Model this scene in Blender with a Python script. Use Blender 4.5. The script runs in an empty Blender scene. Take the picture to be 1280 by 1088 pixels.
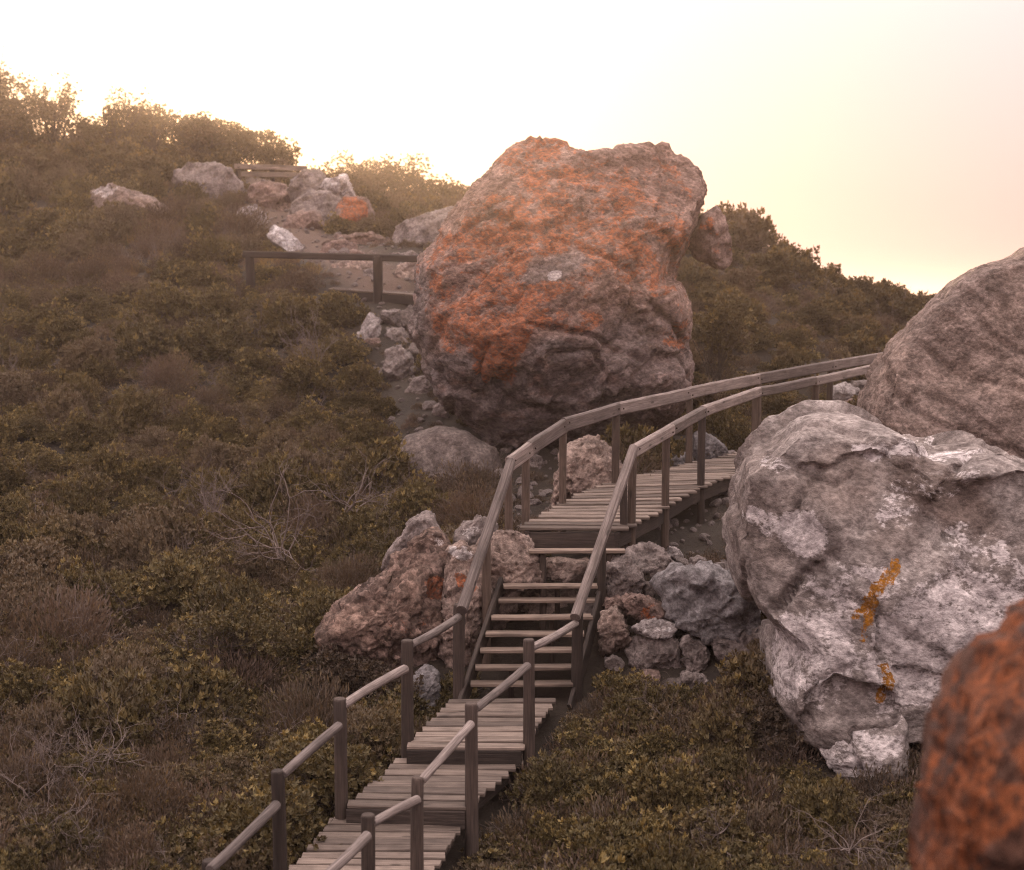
import bpy, bmesh, math, random
import numpy as np
from mathutils import Vector, Matrix

random.seed(7); RNG = np.random.default_rng(7)
scene = bpy.context.scene
COL = scene.collection
rad = math.radians

# ------------------------------------------------------------------ camera
F, CX, CY, HOR = 1800.0, 640.0, 544.0, 368.0        # focal length / image centre / horizon, in photo pixels
PITCH = math.atan((CY - HOR) / F)
cam_d = bpy.data.cameras.new('camera'); cam = bpy.data.objects.new('camera', cam_d); COL.objects.link(cam)
cam_d.sensor_width = 36; cam_d.lens = F / 1280 * 36; cam_d.clip_end = 5000; cam_d.clip_start = 0.05
cam.location = (0, 0, 0); cam.rotation_euler = (math.pi / 2 - PITCH, 0, 0)
cam_d.dof.use_dof = True; cam_d.dof.focus_distance = 16.5; cam_d.dof.aperture_fstop = 1.6
scene.camera = cam

# ------------------------------------------------------------------ sky, sun, exposure
SUN_EL, SUN_AZ = rad(7.2), rad(-12.0)               # azimuth from +Y (view direction), minus = towards the left ridge
world = bpy.data.worlds.new('World'); scene.world = world; world.use_nodes = True
wn = world.node_tree; wn.nodes.clear()
sky = wn.nodes.new('ShaderNodeTexSky'); sky.sky_type = 'NISHITA'; sky.sun_disc = False
sky.sun_elevation = SUN_EL; sky.sun_rotation = SUN_AZ; sky.altitude = 50
sky.air_density = 1.0; sky.dust_density = 4.0; sky.ozone_density = 1.0
# thin evening overcast over the whole sky: warm round the horizon, brighter and neutral overhead
hz = wn.nodes.new('ShaderNodeMix'); hz.data_type = 'RGBA'; hz.inputs[0].default_value = 0.88
wt = wn.nodes.new('ShaderNodeTexCoord'); wx = wn.nodes.new('ShaderNodeSeparateXYZ'); wn.links.new(wt.outputs['Generated'], wx.inputs[0])
wr = wn.nodes.new('ShaderNodeMapRange'); wr.interpolation_type = 'SMOOTHSTEP'; wn.links.new(wx.outputs[2], wr.inputs[0]); wr.inputs[1].default_value = 0.02; wr.inputs[2].default_value = 0.85
veil = wn.nodes.new('ShaderNodeMix'); veil.data_type = 'RGBA'; wn.links.new(wr.outputs[0], veil.inputs[0])
veil.inputs[6].default_value = (3.05, 1.66, 1.9, 1); veil.inputs[7].default_value = (12.2, 10.5, 9.8, 1)
wn.links.new(sky.outputs[0], hz.inputs[6]); wn.links.new(veil.outputs[2], hz.inputs[7])
bg = wn.nodes.new('ShaderNodeBackground'); bg.inputs[1].default_value = 0.10
wn.links.new(hz.outputs[2], bg.inputs[0])
wo = wn.nodes.new('ShaderNodeOutputWorld'); wn.links.new(bg.outputs[0], wo.inputs[0])

sun_d = bpy.data.lights.new('sun', 'SUN'); sun_d.energy = 2.1; sun_d.angle = rad(0.6); sun_d.color = (1.0, 0.72, 0.45)
sun = bpy.data.objects.new('sun', sun_d); COL.objects.link(sun)
sdir = Vector((math.sin(SUN_AZ) * math.cos(SUN_EL), math.cos(SUN_AZ) * math.cos(SUN_EL), math.sin(SUN_EL)))
sun.rotation_euler = sdir.to_track_quat('Z', 'Y').to_euler(); sun.location = sdir * 60

vs = scene.view_settings
vs.view_transform = 'Standard'; vs.look = 'None'; vs.gamma = 1; vs.use_curve_mapping = False; vs.exposure = 1.56
scene.render.engine = 'CYCLES'
scene.cycles.use_adaptive_sampling = False; scene.cycles.filter_width = 1.1; scene.cycles.sample_clamp_direct = 6; scene.cycles.sample_clamp_indirect = 3
scene.cycles.use_denoising = True; scene.cycles.denoiser = 'OPENIMAGEDENOISE'; scene.cycles.denoising_prefilter = 'NONE'; scene.cycles.denoising_input_passes = 'RGB_ALBEDO_NORMAL'
scene.cycles.max_bounces = 6; scene.cycles.diffuse_bounces = 3; scene.cycles.glossy_bounces = 2
scene.cycles.transmission_bounces = 3; scene.cycles.volume_bounces = 0; scene.cycles.transparent_max_bounces = 4
scene.cycles.caustics_reflective = False; scene.cycles.caustics_refractive = False

# ------------------------------------------------------------------ pixel helpers
cp, sp = math.cos(PITCH), math.sin(PITCH)
def ray(px, py):
    a, b = (px - CX) / F, (CY - py) / F
    return Vector((a, cp + b * sp, -sp + b * cp))
def P(px, py, D):                       # point on the pixel's ray at distance D along +Y
    r = ray(px, py); return r * (D / r.y)
def PZ(px, py, z):                      # point on the pixel's ray at height z
    r = ray(px, py); return r * (z / r.z)
def project(X, Y, Z):
    c = Y * cp - Z * sp; u = Y * sp + Z * cp
    return CX + F * X / c, CY - F * u / c

# ------------------------------------------------------------------ numpy noise
def _h(ix, iy, iz, k):
    n = (ix * 374761393 + iy * 668265263 + iz * 2147483647 + k * 1274126177) & 0xffffffff
    n = ((n ^ (n >> 13)) * 1274126177) & 0xffffffff
    n = ((n ^ (n >> 16)) * 2246822519) & 0xffffffff
    return ((n ^ (n >> 15)) & 0xffff) / 65535.0
def vnoise(p, seed=0):                  # value noise, -1..1
    p = np.asarray(p, float); i = np.floor(p).astype(np.int64); f = p - i; f = f * f * f * (f * (f * 6 - 15) + 10)
    r = 0
    for dx in (0, 1):
        wx = f[:, 0] if dx else 1 - f[:, 0]
        for dy in (0, 1):
            wy = f[:, 1] if dy else 1 - f[:, 1]
            for dz in (0, 1):
                wz = f[:, 2] if dz else 1 - f[:, 2]
                r = r + wx * wy * wz * _h(i[:, 0] + dx, i[:, 1] + dy, i[:, 2] + dz, seed)
    return r * 2 - 1
def fbm(p, seed=0, octv=5, gain=0.5, ridge=False):
    p = np.asarray(p, float); a, t, s = 1.0, 0, 0
    for o in range(octv):
        v = vnoise(p * (2.03 ** o) + o * 17.3, seed + o)
        if ridge: v = 1 - 2 * np.abs(v)
        t = t + a * v; s += a; a *= gain
    return t / s
def worley(p, seed=0):                  # distance to the nearest two feature points
    p = np.asarray(p, float); i = np.floor(p).astype(np.int64); f1 = np.full(len(p), 9.0); f2 = f1.copy(); cid = np.zeros(len(p))
    for dx in (-1, 0, 1):
        for dy in (-1, 0, 1):
            for dz in (-1, 0, 1):
                c = i + (dx, dy, dz)
                hx = _h(c[:, 0], c[:, 1], c[:, 2], seed); hy = _h(c[:, 0], c[:, 1], c[:, 2], seed + 1); hz_ = _h(c[:, 0], c[:, 1], c[:, 2], seed + 2)
                d = np.sqrt((c[:, 0] + hx - p[:, 0]) ** 2 + (c[:, 1] + hy - p[:, 1]) ** 2 + (c[:, 2] + hz_ - p[:, 2]) ** 2)
                m = d < f1
                f2 = np.where(m, f1, np.minimum(f2, d)); cid = np.where(m, hx, cid); f1 = np.where(m, d, f1)
    return f1, f2, cid
def chunk(p, seed=0, tilt=0.9):           # angular blocks: every cell a tilted plane
    p = np.asarray(p, float); p = p + 0.18 * np.stack([vnoise(p * 1.7, seed + 60 + k) for k in range(3)], 1)
    i = np.floor(p).astype(np.int64); best = np.full(len(p), 9.0); val = np.zeros(len(p))
    for dx in (-1, 0, 1):
        for dy in (-1, 0, 1):
            for dz in (-1, 0, 1):
                c = i + (dx, dy, dz); hs = [_h(c[:, 0], c[:, 1], c[:, 2], seed + k) for k in range(7)]
                e = np.stack([c[:, k] + hs[k] - p[:, k] for k in range(3)], 1); d = np.sqrt((e ** 2).sum(1)); m = d < best
                v = (hs[3] - 0.5) * 1.2 + tilt * (e[:, 0] * (hs[4] - 0.5) + e[:, 1] * (hs[5] - 0.5) + e[:, 2] * (hs[6] - 0.5)) * 2
                val = np.where(m, v, val); best = np.where(m, d, best)
    return val
def sstep(a, b, x):
    t = np.clip((x - a) / (b - a), 0, 1); return t * t * (3 - 2 * t)

# ------------------------------------------------------------------ scene-graph helpers
def tag(o, label=None, cat=None, group=None, kind=None):
    if label: o['label'] = label
    if cat: o['category'] = cat
    if group: o['group'] = group
    if kind: o['kind'] = kind
    return o
def thing(name, loc, label, cat, group=None):
    o = bpy.data.objects.new(name, None); COL.objects.link(o); o.location = loc; o.empty_display_size = 0.2
    return tag(o, label, cat, group)
def mesh_obj(name, verts, faces, mat, parent=None, loc=None, smooth=False, attrs=None):
    me = bpy.data.meshes.new(name)
    verts = np.asarray(verts, np.float32)
    if isinstance(faces, np.ndarray):
        nf, k = faces.shape
        me.vertices.add(len(verts)); me.vertices.foreach_set('co', verts.ravel())
        me.loops.add(nf * k); me.loops.foreach_set('vertex_index', faces.astype(np.int32).ravel())
        me.polygons.add(nf); me.polygons.foreach_set('loop_start', np.arange(0, nf * k, k, dtype=np.int32))
        me.update(calc_edges=True)
    else:
        me.from_pydata([tuple(map(float, v)) for v in verts], [], faces); me.update()
    if smooth: me.polygons.foreach_set('use_smooth', np.ones(len(me.polygons), bool))
    for k, v in (attrs or {}).items():
        a = me.attributes.new(k, 'FLOAT', 'POINT'); a.data.foreach_set('value', np.asarray(v, np.float32))
    me.materials.append(mat)
    o = bpy.data.objects.new(name, me); COL.objects.link(o)
    if loc is not None: o.location = loc
    if parent is not None: o.parent = parent
    return o

# ------------------------------------------------------------------ materials
def new_mat(name):
    m = bpy.data.materials.new(name); m.use_nodes = True; nt = m.node_tree; nt.nodes.clear()
    out = nt.nodes.new('ShaderNodeOutputMaterial'); b = nt.nodes.new('ShaderNodeBsdfPrincipled')
    nt.links.new(b.outputs[0], out.inputs[0]); b.inputs['Roughness'].default_value = 0.85
    b.inputs['Specular IOR Level'].default_value = 0.25
    return m, nt, b
class NB:                                # small node-building helper
    def __init__(s, nt): s.nt = nt
    def n(s, t, **k):
        x = s.nt.nodes.new(t)
        for a, v in k.items(): setattr(x, a, v)
        return x
    def link(s, a, b): s.nt.links.new(a, b)
    def put(s, sock, v):
        if hasattr(v, 'is_output'): s.link(v, sock)
        elif isinstance(v, tuple) and len(v) == 3 and sock.type == 'RGBA': sock.default_value = (*v, 1)
        else: sock.default_value = v
    def noise(s, vec, scale, detail=6, rough=0.6, dist=0.0):
        x = s.n('ShaderNodeTexNoise'); s.link(vec, x.inputs['Vector']); x.inputs['Scale'].default_value = scale
        x.inputs['Detail'].default_value = detail; x.inputs['Roughness'].default_value = rough; x.inputs['Distortion'].default_value = dist
        return x.outputs[0]
    def voro(s, vec, scale, feature='F1', out=0):
        x = s.n('ShaderNodeTexVoronoi', feature=feature); s.link(vec, x.inputs['Vector']); x.inputs['Scale'].default_value = scale
        return x.outputs[out]
    def math(s, op, a, b=0.0, clamp=False):
        x = s.n('ShaderNodeMath', operation=op, use_clamp=clamp); s.put(x.inputs[0], a); s.put(x.inputs[1], b); return x.outputs[0]
    def ramp(s, v, a, b, lo=0.0, hi=1.0):
        x = s.n('ShaderNodeMapRange', interpolation_type='SMOOTHSTEP'); s.put(x.inputs[0], v)
        for i, q in enumerate((a, b, lo, hi)): x.inputs[i + 1].default_value = q
        return x.outputs[0]
    def mix(s, f, a, b, mode='MIX'):
        x = s.n('ShaderNodeMix', data_type='RGBA', blend_type=mode); s.put(x.inputs[0], f); s.put(x.inputs[6], a); s.put(x.inputs[7], b); return x.outputs[2]
    def mapping(s, vec, scale=(1, 1, 1), rot=(0, 0, 0)):
        x = s.n('ShaderNodeMapping'); s.link(vec, x.inputs[0]); x.inputs['Scale'].default_value = scale; x.inputs['Rotation'].default_value = rot; return x.outputs[0]
    def attr(s, name):
        x = s.n('ShaderNodeAttribute', attribute_name=name); return x.outputs['Fac']
    def bump(s, h, strength, dist, normal=None):
        x = s.n('ShaderNodeBump'); x.inputs['Strength'].default_value = strength; x.inputs['Distance'].default_value = dist
        s.link(h, x.inputs['Height'])
        if normal is not None: s.link(normal, x.inputs['Normal'])
        return x.outputs[0]

def rock_mat(name, c1, c2, orange=(0.36, 0.115, 0.045), white=(0.50, 0.47, 0.47), yellow=(0.42, 0.17, 0.012),
             o_base=0.0, w_base=0.0, streak=(1, 1, 1), srot=(0, 0, 0), pebble=0.5, grain=1.0, dark=(0.05, 0.042, 0.042), tint=((0.185, 0.165, 0.165), (0.145, 0.125, 0.125))):
    m, nt, b = new_mat(name); k = NB(nt)
    oc = k.n('ShaderNodeTexCoord').outputs['Object']; v = k.mapping(oc, streak, srot)
    big = k.noise(v, 0.8, 5, 0.55); mid = k.noise(v, 4.0, 8, 0.65); fine = k.noise(v, 22.0, 6, 0.7); vfine = k.noise(oc, 70.0, 3, 0.6)
    col = k.mix(k.ramp(big, 0.35, 0.65), c1, c2)
    pebc = k.voro(v, 17 * grain, out=1)                                   # per-pebble tint
    sep = k.n('ShaderNodeSeparateColor'); k.link(pebc, sep.inputs[0])
    col = k.mix(k.math('MULTIPLY', k.attr('lg'), k.ramp(k.noise(v, 3.0, 6, 0.7), 0.25, 0.5)), col, k.mix(big, *tint))
    # orange lichen
    no = k.noise(v, 2.6, 15, 0.78); fo = k.ramp(k.math('ADD', no, k.math('MULTIPLY', k.attr('lo'), 0.42)), 0.705 - o_base, 0.755 - o_base)
    fo2 = k.math('MULTIPLY', fo, k.ramp(fine, 0.36, 0.56, 0.12, 1.0))
    col = k.mix(fo2, col, k.mix(k.ramp(mid, 0.35, 0.7), orange, (orange[0] * 0.62, orange[1] * 0.7, orange[2] * 0.9)))
    # white crust
    nw = k.noise(v, 5.5, 12, 0.78); fw = k.ramp(k.math('ADD', nw, k.math('MULTIPLY', k.attr('lw'), 0.42)), 0.69 - w_base, 0.76 - w_base)
    col = k.mix(k.math('MULTIPLY', fw, 0.9), col, k.mix(fine, white, (white[0] * 0.72, white[1] * 0.7, white[2] * 0.7)))
    # yellow patch (placed)
    ny = k.noise(oc, 13.0, 12, 0.75); fy = k.ramp(k.math('ADD', k.math('MULTIPLY', ny, 1.1), k.attr('ly')), 0.98, 1.02)
    fy = k.math('MULTIPLY', fy, k.ramp(k.noise(oc, 34.0, 8, 0.75), 0.40, 0.50, 0.15, 1.0))
    col = k.mix(fy, col, k.mix(k.ramp(mid, 0.35, 0.65), yellow, (yellow[0] * 0.55, yellow[1] * 0.6, yellow[2])))
    # mineral speckle / dark algae
    col = k.mix(1.0, col, k.mix(k.ramp(mid, 0.3, 0.72), (0.50, 0.47, 0.47), (1.36, 1.34, 1.32)), 'MULTIPLY')
    col = k.mix(1.0, col, k.mix(k.ramp(fine, 0.28, 0.74), (0.5, 0.48, 0.48), (1.45, 1.45, 1.45)), 'MULTIPLY')
    if pebble > 0: col = k.mix(pebble, col, k.mix(1.0, col, k.mix(sep.outputs[0], (0.5, 0.48, 0.48), (1.55, 1.5, 1.5)), 'MULTIPLY'))
    col = k.mix(k.math('MULTIPLY', k.ramp(k.noise(v, 7.0, 10, 0.8), 0.60, 0.70), 0.55), col, dark)
    k.link(col, b.inputs['Base Color'])
    h1 = k.noise(v, 9.0, 12, 0.72); bn = k.bump(h1, 0.75, 0.07)
    vd = k.voro(v, 17 * grain); bn = k.bump(vd, 0.55 * pebble, -0.05, bn)
    bn = k.bump(k.math('ADD', vfine, k.math('MULTIPLY', fw, 0.5)), 0.5, 0.012, bn)
    k.link(bn, b.inputs['Normal']); b.inputs['Roughness'].default_value = 0.9
    return m

STRAT = (0, rad(38), 0)
M = {}
M['orange'] = rock_mat('orange_lichen_conglomerate', (0.235, 0.165, 0.142), (0.185, 0.125, 0.108), o_base=0.0, w_base=-0.05, streak=(0.85, 1, 1.3), srot=STRAT, orange=(0.34, 0.122, 0.055), pebble=0.55, grain=0.8)
M['cong'] = rock_mat('reddish_conglomerate', (0.165, 0.115, 0.095), (0.125, 0.092, 0.082), o_base=0.04, w_base=-0.04, pebble=0.85, grain=0.75, orange=(0.27, 0.095, 0.045))
M['brown'] = rock_mat('brown_sandstone', (0.215, 0.165, 0.145), (0.165, 0.13, 0.12), o_base=-0.12, w_base=-0.06, streak=(0.95, 1, 1.15), srot=(0, rad(-40), 0), pebble=0.45)
M['white'] = rock_mat('white_crusted_quartzite', (0.295, 0.265, 0.258), (0.22, 0.19, 0.182), o_base=-0.3, w_base=0.045, white=(0.62, 0.58, 0.59), pebble=0.12, streak=(0.8, 1, 1.25), srot=(0, rad(-35), 0), tint=((0.16, 0.122, 0.108), (0.125, 0.095, 0.085)))
M['grey'] = rock_mat('grey_sandstone', (0.20, 0.17, 0.165), (0.155, 0.13, 0.125), o_base=-0.06, w_base=-0.05, pebble=0.25)
M['bluegrey'] = rock_mat('blue_grey_speckled_stone', (0.20, 0.19, 0.20), (0.155, 0.145, 0.15), o_base=-0.3, w_base=0.01, pebble=0.25)
M['pink'] = rock_mat('pinkish_brown_stone', (0.215, 0.15, 0.13), (0.17, 0.125, 0.115), o_base=0.02, w_base=-0.04, pebble=0.25)
M['pale'] = rock_mat('pale_bleached_stone', (0.33, 0.30, 0.30), (0.25, 0.22, 0.22), o_base=-0.2, w_base=0.08, white=(0.55, 0.53, 0.54), pebble=0.15)
M['rust'] = rock_mat('rust_red_stone', (0.13, 0.065, 0.045), (0.07, 0.045, 0.04), orange=(0.30, 0.095, 0.034), o_base=0.21, w_base=-0.12, streak=(2.2, 2, 1.0), srot=(0, rad(30), 0), pebble=0.3)
M['darkgrey'] = rock_mat('dark_grey_stone', (0.135, 0.112, 0.106), (0.105, 0.087, 0.083), o_base=-0.2, w_base=-0.08, pebble=0.2)  # stone of a darker grey than the plain grey sandstone
M['tan'] = rock_mat('tan_weathered_stone', (0.25, 0.19, 0.165), (0.19, 0.15, 0.135), o_base=-0.03, w_base=-0.03, pebble=0.4)

def wood_mat(name, axis, c1, c2, sap):
    m, nt, b = new_mat(name); k = NB(nt)
    oc = k.n('ShaderNodeTexCoord').outputs['Object']; rnd = k.n('ShaderNodeObjectInfo').outputs['Random']
    off = k.n('ShaderNodeCombineXYZ'); [k.link(k.math('MULTIPLY', rnd, q), off.inputs[i]) for i, q in enumerate((37.0, 91.0, 53.0))]
    va = k.n('ShaderNodeVectorMath', operation='ADD'); k.link(oc, va.inputs[0]); k.link(off.outputs[0], va.inputs[1]); v0 = va.outputs[0]
    sc = [34, 34, 34]; sc[axis] = 1.6; v = k.mapping(v0, tuple(sc))
    sc2 = [110, 110, 110]; sc2[axis] = 3.0; vf = k.mapping(v0, tuple(sc2))
    g = k.noise(v, 1.0, 6, 0.65, 0.4); gf = k.noise(vf, 1.0, 4, 0.6); blot = k.noise(v0, 3.0, 5, 0.6)
    col = k.mix(k.ramp(g, 0.3, 0.7), c1, c2)
    col = k.mix(k.math('MULTIPLY', k.ramp(blot, 0.45, 0.7), 0.55), col, sap)
    col = k.mix(1.0, col, k.mix(k.ramp(gf, 0.3, 0.7), (0.62, 0.6, 0.6), (1.3, 1.3, 1.3)), 'MULTIPLY')
    col = k.mix(1.0, col, k.mix(rnd, (0.55, 0.53, 0.53), (1.4, 1.38, 1.36)), 'MULTIPLY')
    col = k.mix(k.math('MULTIPLY', k.ramp(g, 0.66, 0.74), 0.8), col, (0.02, 0.016, 0.016))       # checks and splits
    sk = [7, 7, 7]; sk[axis] = 2.2; kn = k.voro(k.mapping(v0, tuple(sk)), 1.0)
    col = k.mix(k.math('MULTIPLY', k.ramp(kn, 0.16, 0.07), 0.75), col, (0.03, 0.022, 0.018))
    ss = [9, 9, 9]; ss[axis] = 0.9; col = k.mix(k.math('MULTIPLY', k.ramp(k.noise(k.mapping(v0, tuple(ss)), 1.0, 5, 0.7), 0.52, 0.68), 0.6), col, (c2[0] * 0.45, c2[1] * 0.42, c2[2] * 0.4))
    k.link(col, b.inputs['Base Color'])
    bn = k.bump(g, 0.7, 0.012); bn = k.bump(gf, 0.5, 0.004, bn); k.link(bn, b.inputs['Normal'])
    b.inputs['Roughness'].default_value = 0.78
    return m
mi_, nt_, b_ = new_mat('rusty_iron'); b_.inputs['Base Color'].default_value = (0.035, 0.022, 0.018, 1); b_.inputs['Metallic'].default_value = 0.5; M['iron'] = mi_
M['plank'] = wood_mat('weathered_deck_plank', 0, (0.195, 0.155, 0.134), (0.118, 0.092, 0.079), (0.062, 0.048, 0.042))
M['railboard'] = wood_mat('weathered_rail_board', 0, (0.20, 0.165, 0.155), (0.125, 0.10, 0.094), (0.075, 0.06, 0.056))
M['tread'] = wood_mat('stair_tread_wood', 0, (0.21, 0.16, 0.13), (0.125, 0.094, 0.08), (0.07, 0.054, 0.047))
M['beam'] = wood_mat('dark_timber', 0, (0.05, 0.038, 0.033), (0.032, 0.024, 0.022), (0.022, 0.017, 0.016))  # dark timber for beams, joists, stringers and the landing rail
M['pole'] = wood_mat('weathered_round_pole', 2, (0.185, 0.155, 0.148), (0.105, 0.085, 0.08), (0.06, 0.048, 0.046))
M['post'] = wood_mat('dark_weathered_post', 2, (0.058, 0.042, 0.036), (0.038, 0.028, 0.025), (0.026, 0.02, 0.018))
M['postlight'] = wood_mat('grey_brown_post', 2, (0.115, 0.082, 0.066), (0.078, 0.056, 0.046), (0.05, 0.037, 0.032))

def leaf_mat(name, c1, c2, tip, dry, trans=0.22, drybias=0.0):
    m, nt, b = new_mat(name); k = NB(nt)
    geo = k.n('ShaderNodeNewGeometry'); pos = geo.outputs['Position']; rnd = k.n('ShaderNodeObjectInfo').outputs['Random']
    col = k.mix(k.attr('var'), c1, c2)
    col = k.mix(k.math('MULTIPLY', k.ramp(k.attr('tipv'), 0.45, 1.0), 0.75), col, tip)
    patch = k.noise(pos, 0.55, 4, 0.6)
    col = k.mix(k.ramp(k.math('ADD', patch, k.math('MULTIPLY', k.math('SUBTRACT', rnd, 0.5), 0.5)), 0.52 - drybias, 0.74 - drybias), col, dry)
    col = k.mix(1.0, col, k.mix(rnd, (0.7, 0.7, 0.7), (1.3, 1.28, 1.2)), 'MULTIPLY')
    k.link(col, b.inputs['Base Color']); b.inputs['Roughness'].default_value = 0.6
    tr = k.n('ShaderNodeBsdfTranslucent'); k.link(k.mix(1.0, col, (1.5, 1.2, 0.7), 'MULTIPLY'), tr.inputs[0])
    ms = k.n('ShaderNodeMixShader'); ms.inputs[0].default_value = trans
    k.link(b.outputs[0], ms.inputs[1]); k.link(tr.outputs[0], ms.inputs[2])
    out = [x for x in nt.nodes if x.type == 'OUTPUT_MATERIAL'][0]; k.link(ms.outputs[0], out.inputs[0])
    return m
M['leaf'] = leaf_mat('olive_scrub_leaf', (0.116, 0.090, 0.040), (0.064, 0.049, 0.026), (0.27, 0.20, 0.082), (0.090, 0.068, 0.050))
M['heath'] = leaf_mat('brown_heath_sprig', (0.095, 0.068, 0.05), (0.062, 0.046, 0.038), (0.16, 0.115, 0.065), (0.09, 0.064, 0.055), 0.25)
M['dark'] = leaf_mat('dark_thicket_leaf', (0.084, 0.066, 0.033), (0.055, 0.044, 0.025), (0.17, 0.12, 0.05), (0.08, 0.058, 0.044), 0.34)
M['straw'] = leaf_mat('straw_grass_blade', (0.17, 0.12, 0.055), (0.12, 0.085, 0.045), (0.23, 0.16, 0.07), (0.14, 0.095, 0.06), 0.35)
def twig_mat(name, c1, c2):
    m, nt, b = new_mat(name); k = NB(nt)
    k.link(k.mix(k.noise(k.n('ShaderNodeTexCoord').outputs['Object'], 6.0, 4, 0.6), c1, c2), b.inputs['Base Color']); return m
M['twig'] = twig_mat('grey_dead_twig', (0.17, 0.13, 0.118), (0.085, 0.065, 0.06))
M['bark'] = twig_mat('dark_shrub_bark', (0.07, 0.052, 0.044), (0.045, 0.034, 0.03))
def soil():
    m, nt, b = new_mat('dry_litter_soil'); k = NB(nt); oc = k.n('ShaderNodeTexCoord').outputs['Object']
    a = k.noise(oc, 0.7, 6, 0.6); f = k.noise(oc, 16, 8, 0.75); path = k.attr('path')
    col = k.mix(k.ramp(a, 0.35, 0.65), (0.022, 0.016, 0.013), (0.036, 0.026, 0.020))
    col = k.mix(path, col, (0.085, 0.054, 0.043))
    col = k.mix(1.0, col, k.mix(f, (0.45, 0.45, 0.45), (1.5, 1.5, 1.5)), 'MULTIPLY')
    k.link(col, b.inputs['Base Color']); k.link(k.bump(f, 0.8, 0.05), b.inputs['Normal']); return m
M['soil'] = soil()

# ------------------------------------------------------------------ decks: heights and outlines
Z1 = -4.37
Z2, Z3 = Z1 - 0.17, Z1 - 0.34
ZU = -2.82
def deckz(D): return ZU + 0.05 * (D - 17.27)
def PD(px, py):                           # pixel on the gently rising upper deck
    r = ray(px, py); k = r.z / r.y; D = (ZU - 0.05 * 17.27) / (k - 0.05); return r * (D / r.y)

# ------------------------------------------------------------------ terrain
VEG = 0.28
ctl = []
for px, py, D in [(-300,150,46),(0,185,46),(150,195,46),(300,215,47),(430,262,47),(540,275,46),
                  (-300,280,36),(0,300,36),(200,290,38),(-300,420,27),(0,420,28),(250,420,29),(390,400,30),
                  (-250,560,21),(0,560,22),(250,560,23),(420,520,26),(-250,700,17.5),(0,700,18),(250,700,19),(400,690,20),
                  (-200,850,14),(0,850,14.5),(250,850,15.5),(380,850,16.2),(-100,1000,11.8),(0,1000,12),(200,1000,12.8),(320,1000,13.3),
                  (0,1150,10.3),(250,1120,11.2),(390,950,13.9),(460,900,15.2),
                  (900,290,38),(1000,345,38),(1100,388,39),(1200,400,40),(1300,405,40),(1500,420,40),(900,400,31),(1000,420,32),(1100,430,33),
                  (880,500,27),(980,500,28),(1080,480,30),(760,900,14.4),(900,905,14.2),(1000,930,13.3),(665,965,13.3),(820,955,13.1),
                  (820,1088,11.2),(1000,1088,11.2),(1100,1050,11.8),(625,1065,11.9)]:
    p = P(px, py, D); ctl.append((p.x, p.y, p.z - VEG + (0.28 if px > 860 and D > 29 else 0)))
for px, py, D in [(340,275,41),(345,240,44),(330,222,46),(400,318,36),(430,335,34),(470,372,32),(455,470,28.5),(500,540,25.5),(560,612,22.2),
                  (600,640,20.8),(660,700,18.6),(700,570,24),(850,560,24.5),(620,330,34),(760,330,34),(800,800,16.2),(850,712,18.4),(900,655,19.8),
                  (780,720,17.6),(950,640,19.5),(1150,640,19.5),(1300,640,19.5),(1500,640,19.5),(1250,950,13),(1500,950,13),(540,850,16.4),(950,860,15)]:
    p = P(px, py, D); ctl.append((p.x, p.y, p.z))
for x, y, z in [(-0.4,14.4,-4.75),(-0.75,13.2,-4.92),(-1.2,12.0,-5.08),(-1.6,10.6,-5.2),(-0.1,15.8,-4.62),(0.1,16.6,-4.2),(0.4,17.3,-3.6),(1.2,19,-3.3),(2.3,21,-3.15),(4,24,-2.95),
                (-12,0,-3.2),(0,0,-1.75),(12,0,-2.6),(0,4,-2.5),(6,4.5,-2.6),(-8,5,-3.6),(0,7.5,-4.0),(5,8,-3.9),(-5,8,-4.2),(10,9,-3.9),
                (-20,58,4.2),(-5,58,1.8),(4,56,0.6),(14,54,-2.4),(30,52,-3.5),(-30,20,-1.5),(-34,40,3.5),(22,20,-2.6),(24,34,-2.4),(0,-12,-1.6),(-16,-10,-3),(16,-10,-2)]:
    ctl.append((x, y, z))
C = np.array(ctl); N = len(C)
Dm = np.sqrt(((C[:, None, :2] - C[None, :, :2]) ** 2).sum(-1) + 0.6)
A = np.zeros((N + 3, N + 3)); A[:N, :N] = Dm + np.eye(N) * -0.25; A[:N, N] = 1; A[:N, N + 1:] = C[:, :2] / 20; A[N, :N] = 1; A[N + 1:, :N] = C[:, :2].T / 20
W = np.linalg.solve(A, np.concatenate([C[:, 2], np.zeros(3)]))
def ground(x, y, rough=True):
    x = np.atleast_1d(np.asarray(x, float)); y = np.atleast_1d(np.asarray(y, float)); z = np.empty(len(x))
    for s in range(0, len(x), 20000):
        xs, ys = x[s:s + 20000], y[s:s + 20000]
        d = np.sqrt((xs[:, None] - C[None, :, 0]) ** 2 + (ys[:, None] - C[None, :, 1]) ** 2 + 0.6)
        z[s:s + 20000] = d @ W[:N] + W[N] + xs / 20 * W[N + 1] + ys / 20 * W[N + 2]
    far = np.maximum(sstep(34, 90, np.abs(x)), np.maximum(sstep(52, 110, y), sstep(8, 60, -y)))
    z = z * (1 - far) + far * (-9.0)
    if rough:
        p = np.stack([x, y, np.zeros_like(x)], 1)
        z = z + (1 - far) * (0.20 * fbm(p * 0.7, 3, 3) + 0.05 * fbm(p * 3.1, 5, 3)) * np.where(y > 9, 1, 0.3)
    return z
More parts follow.
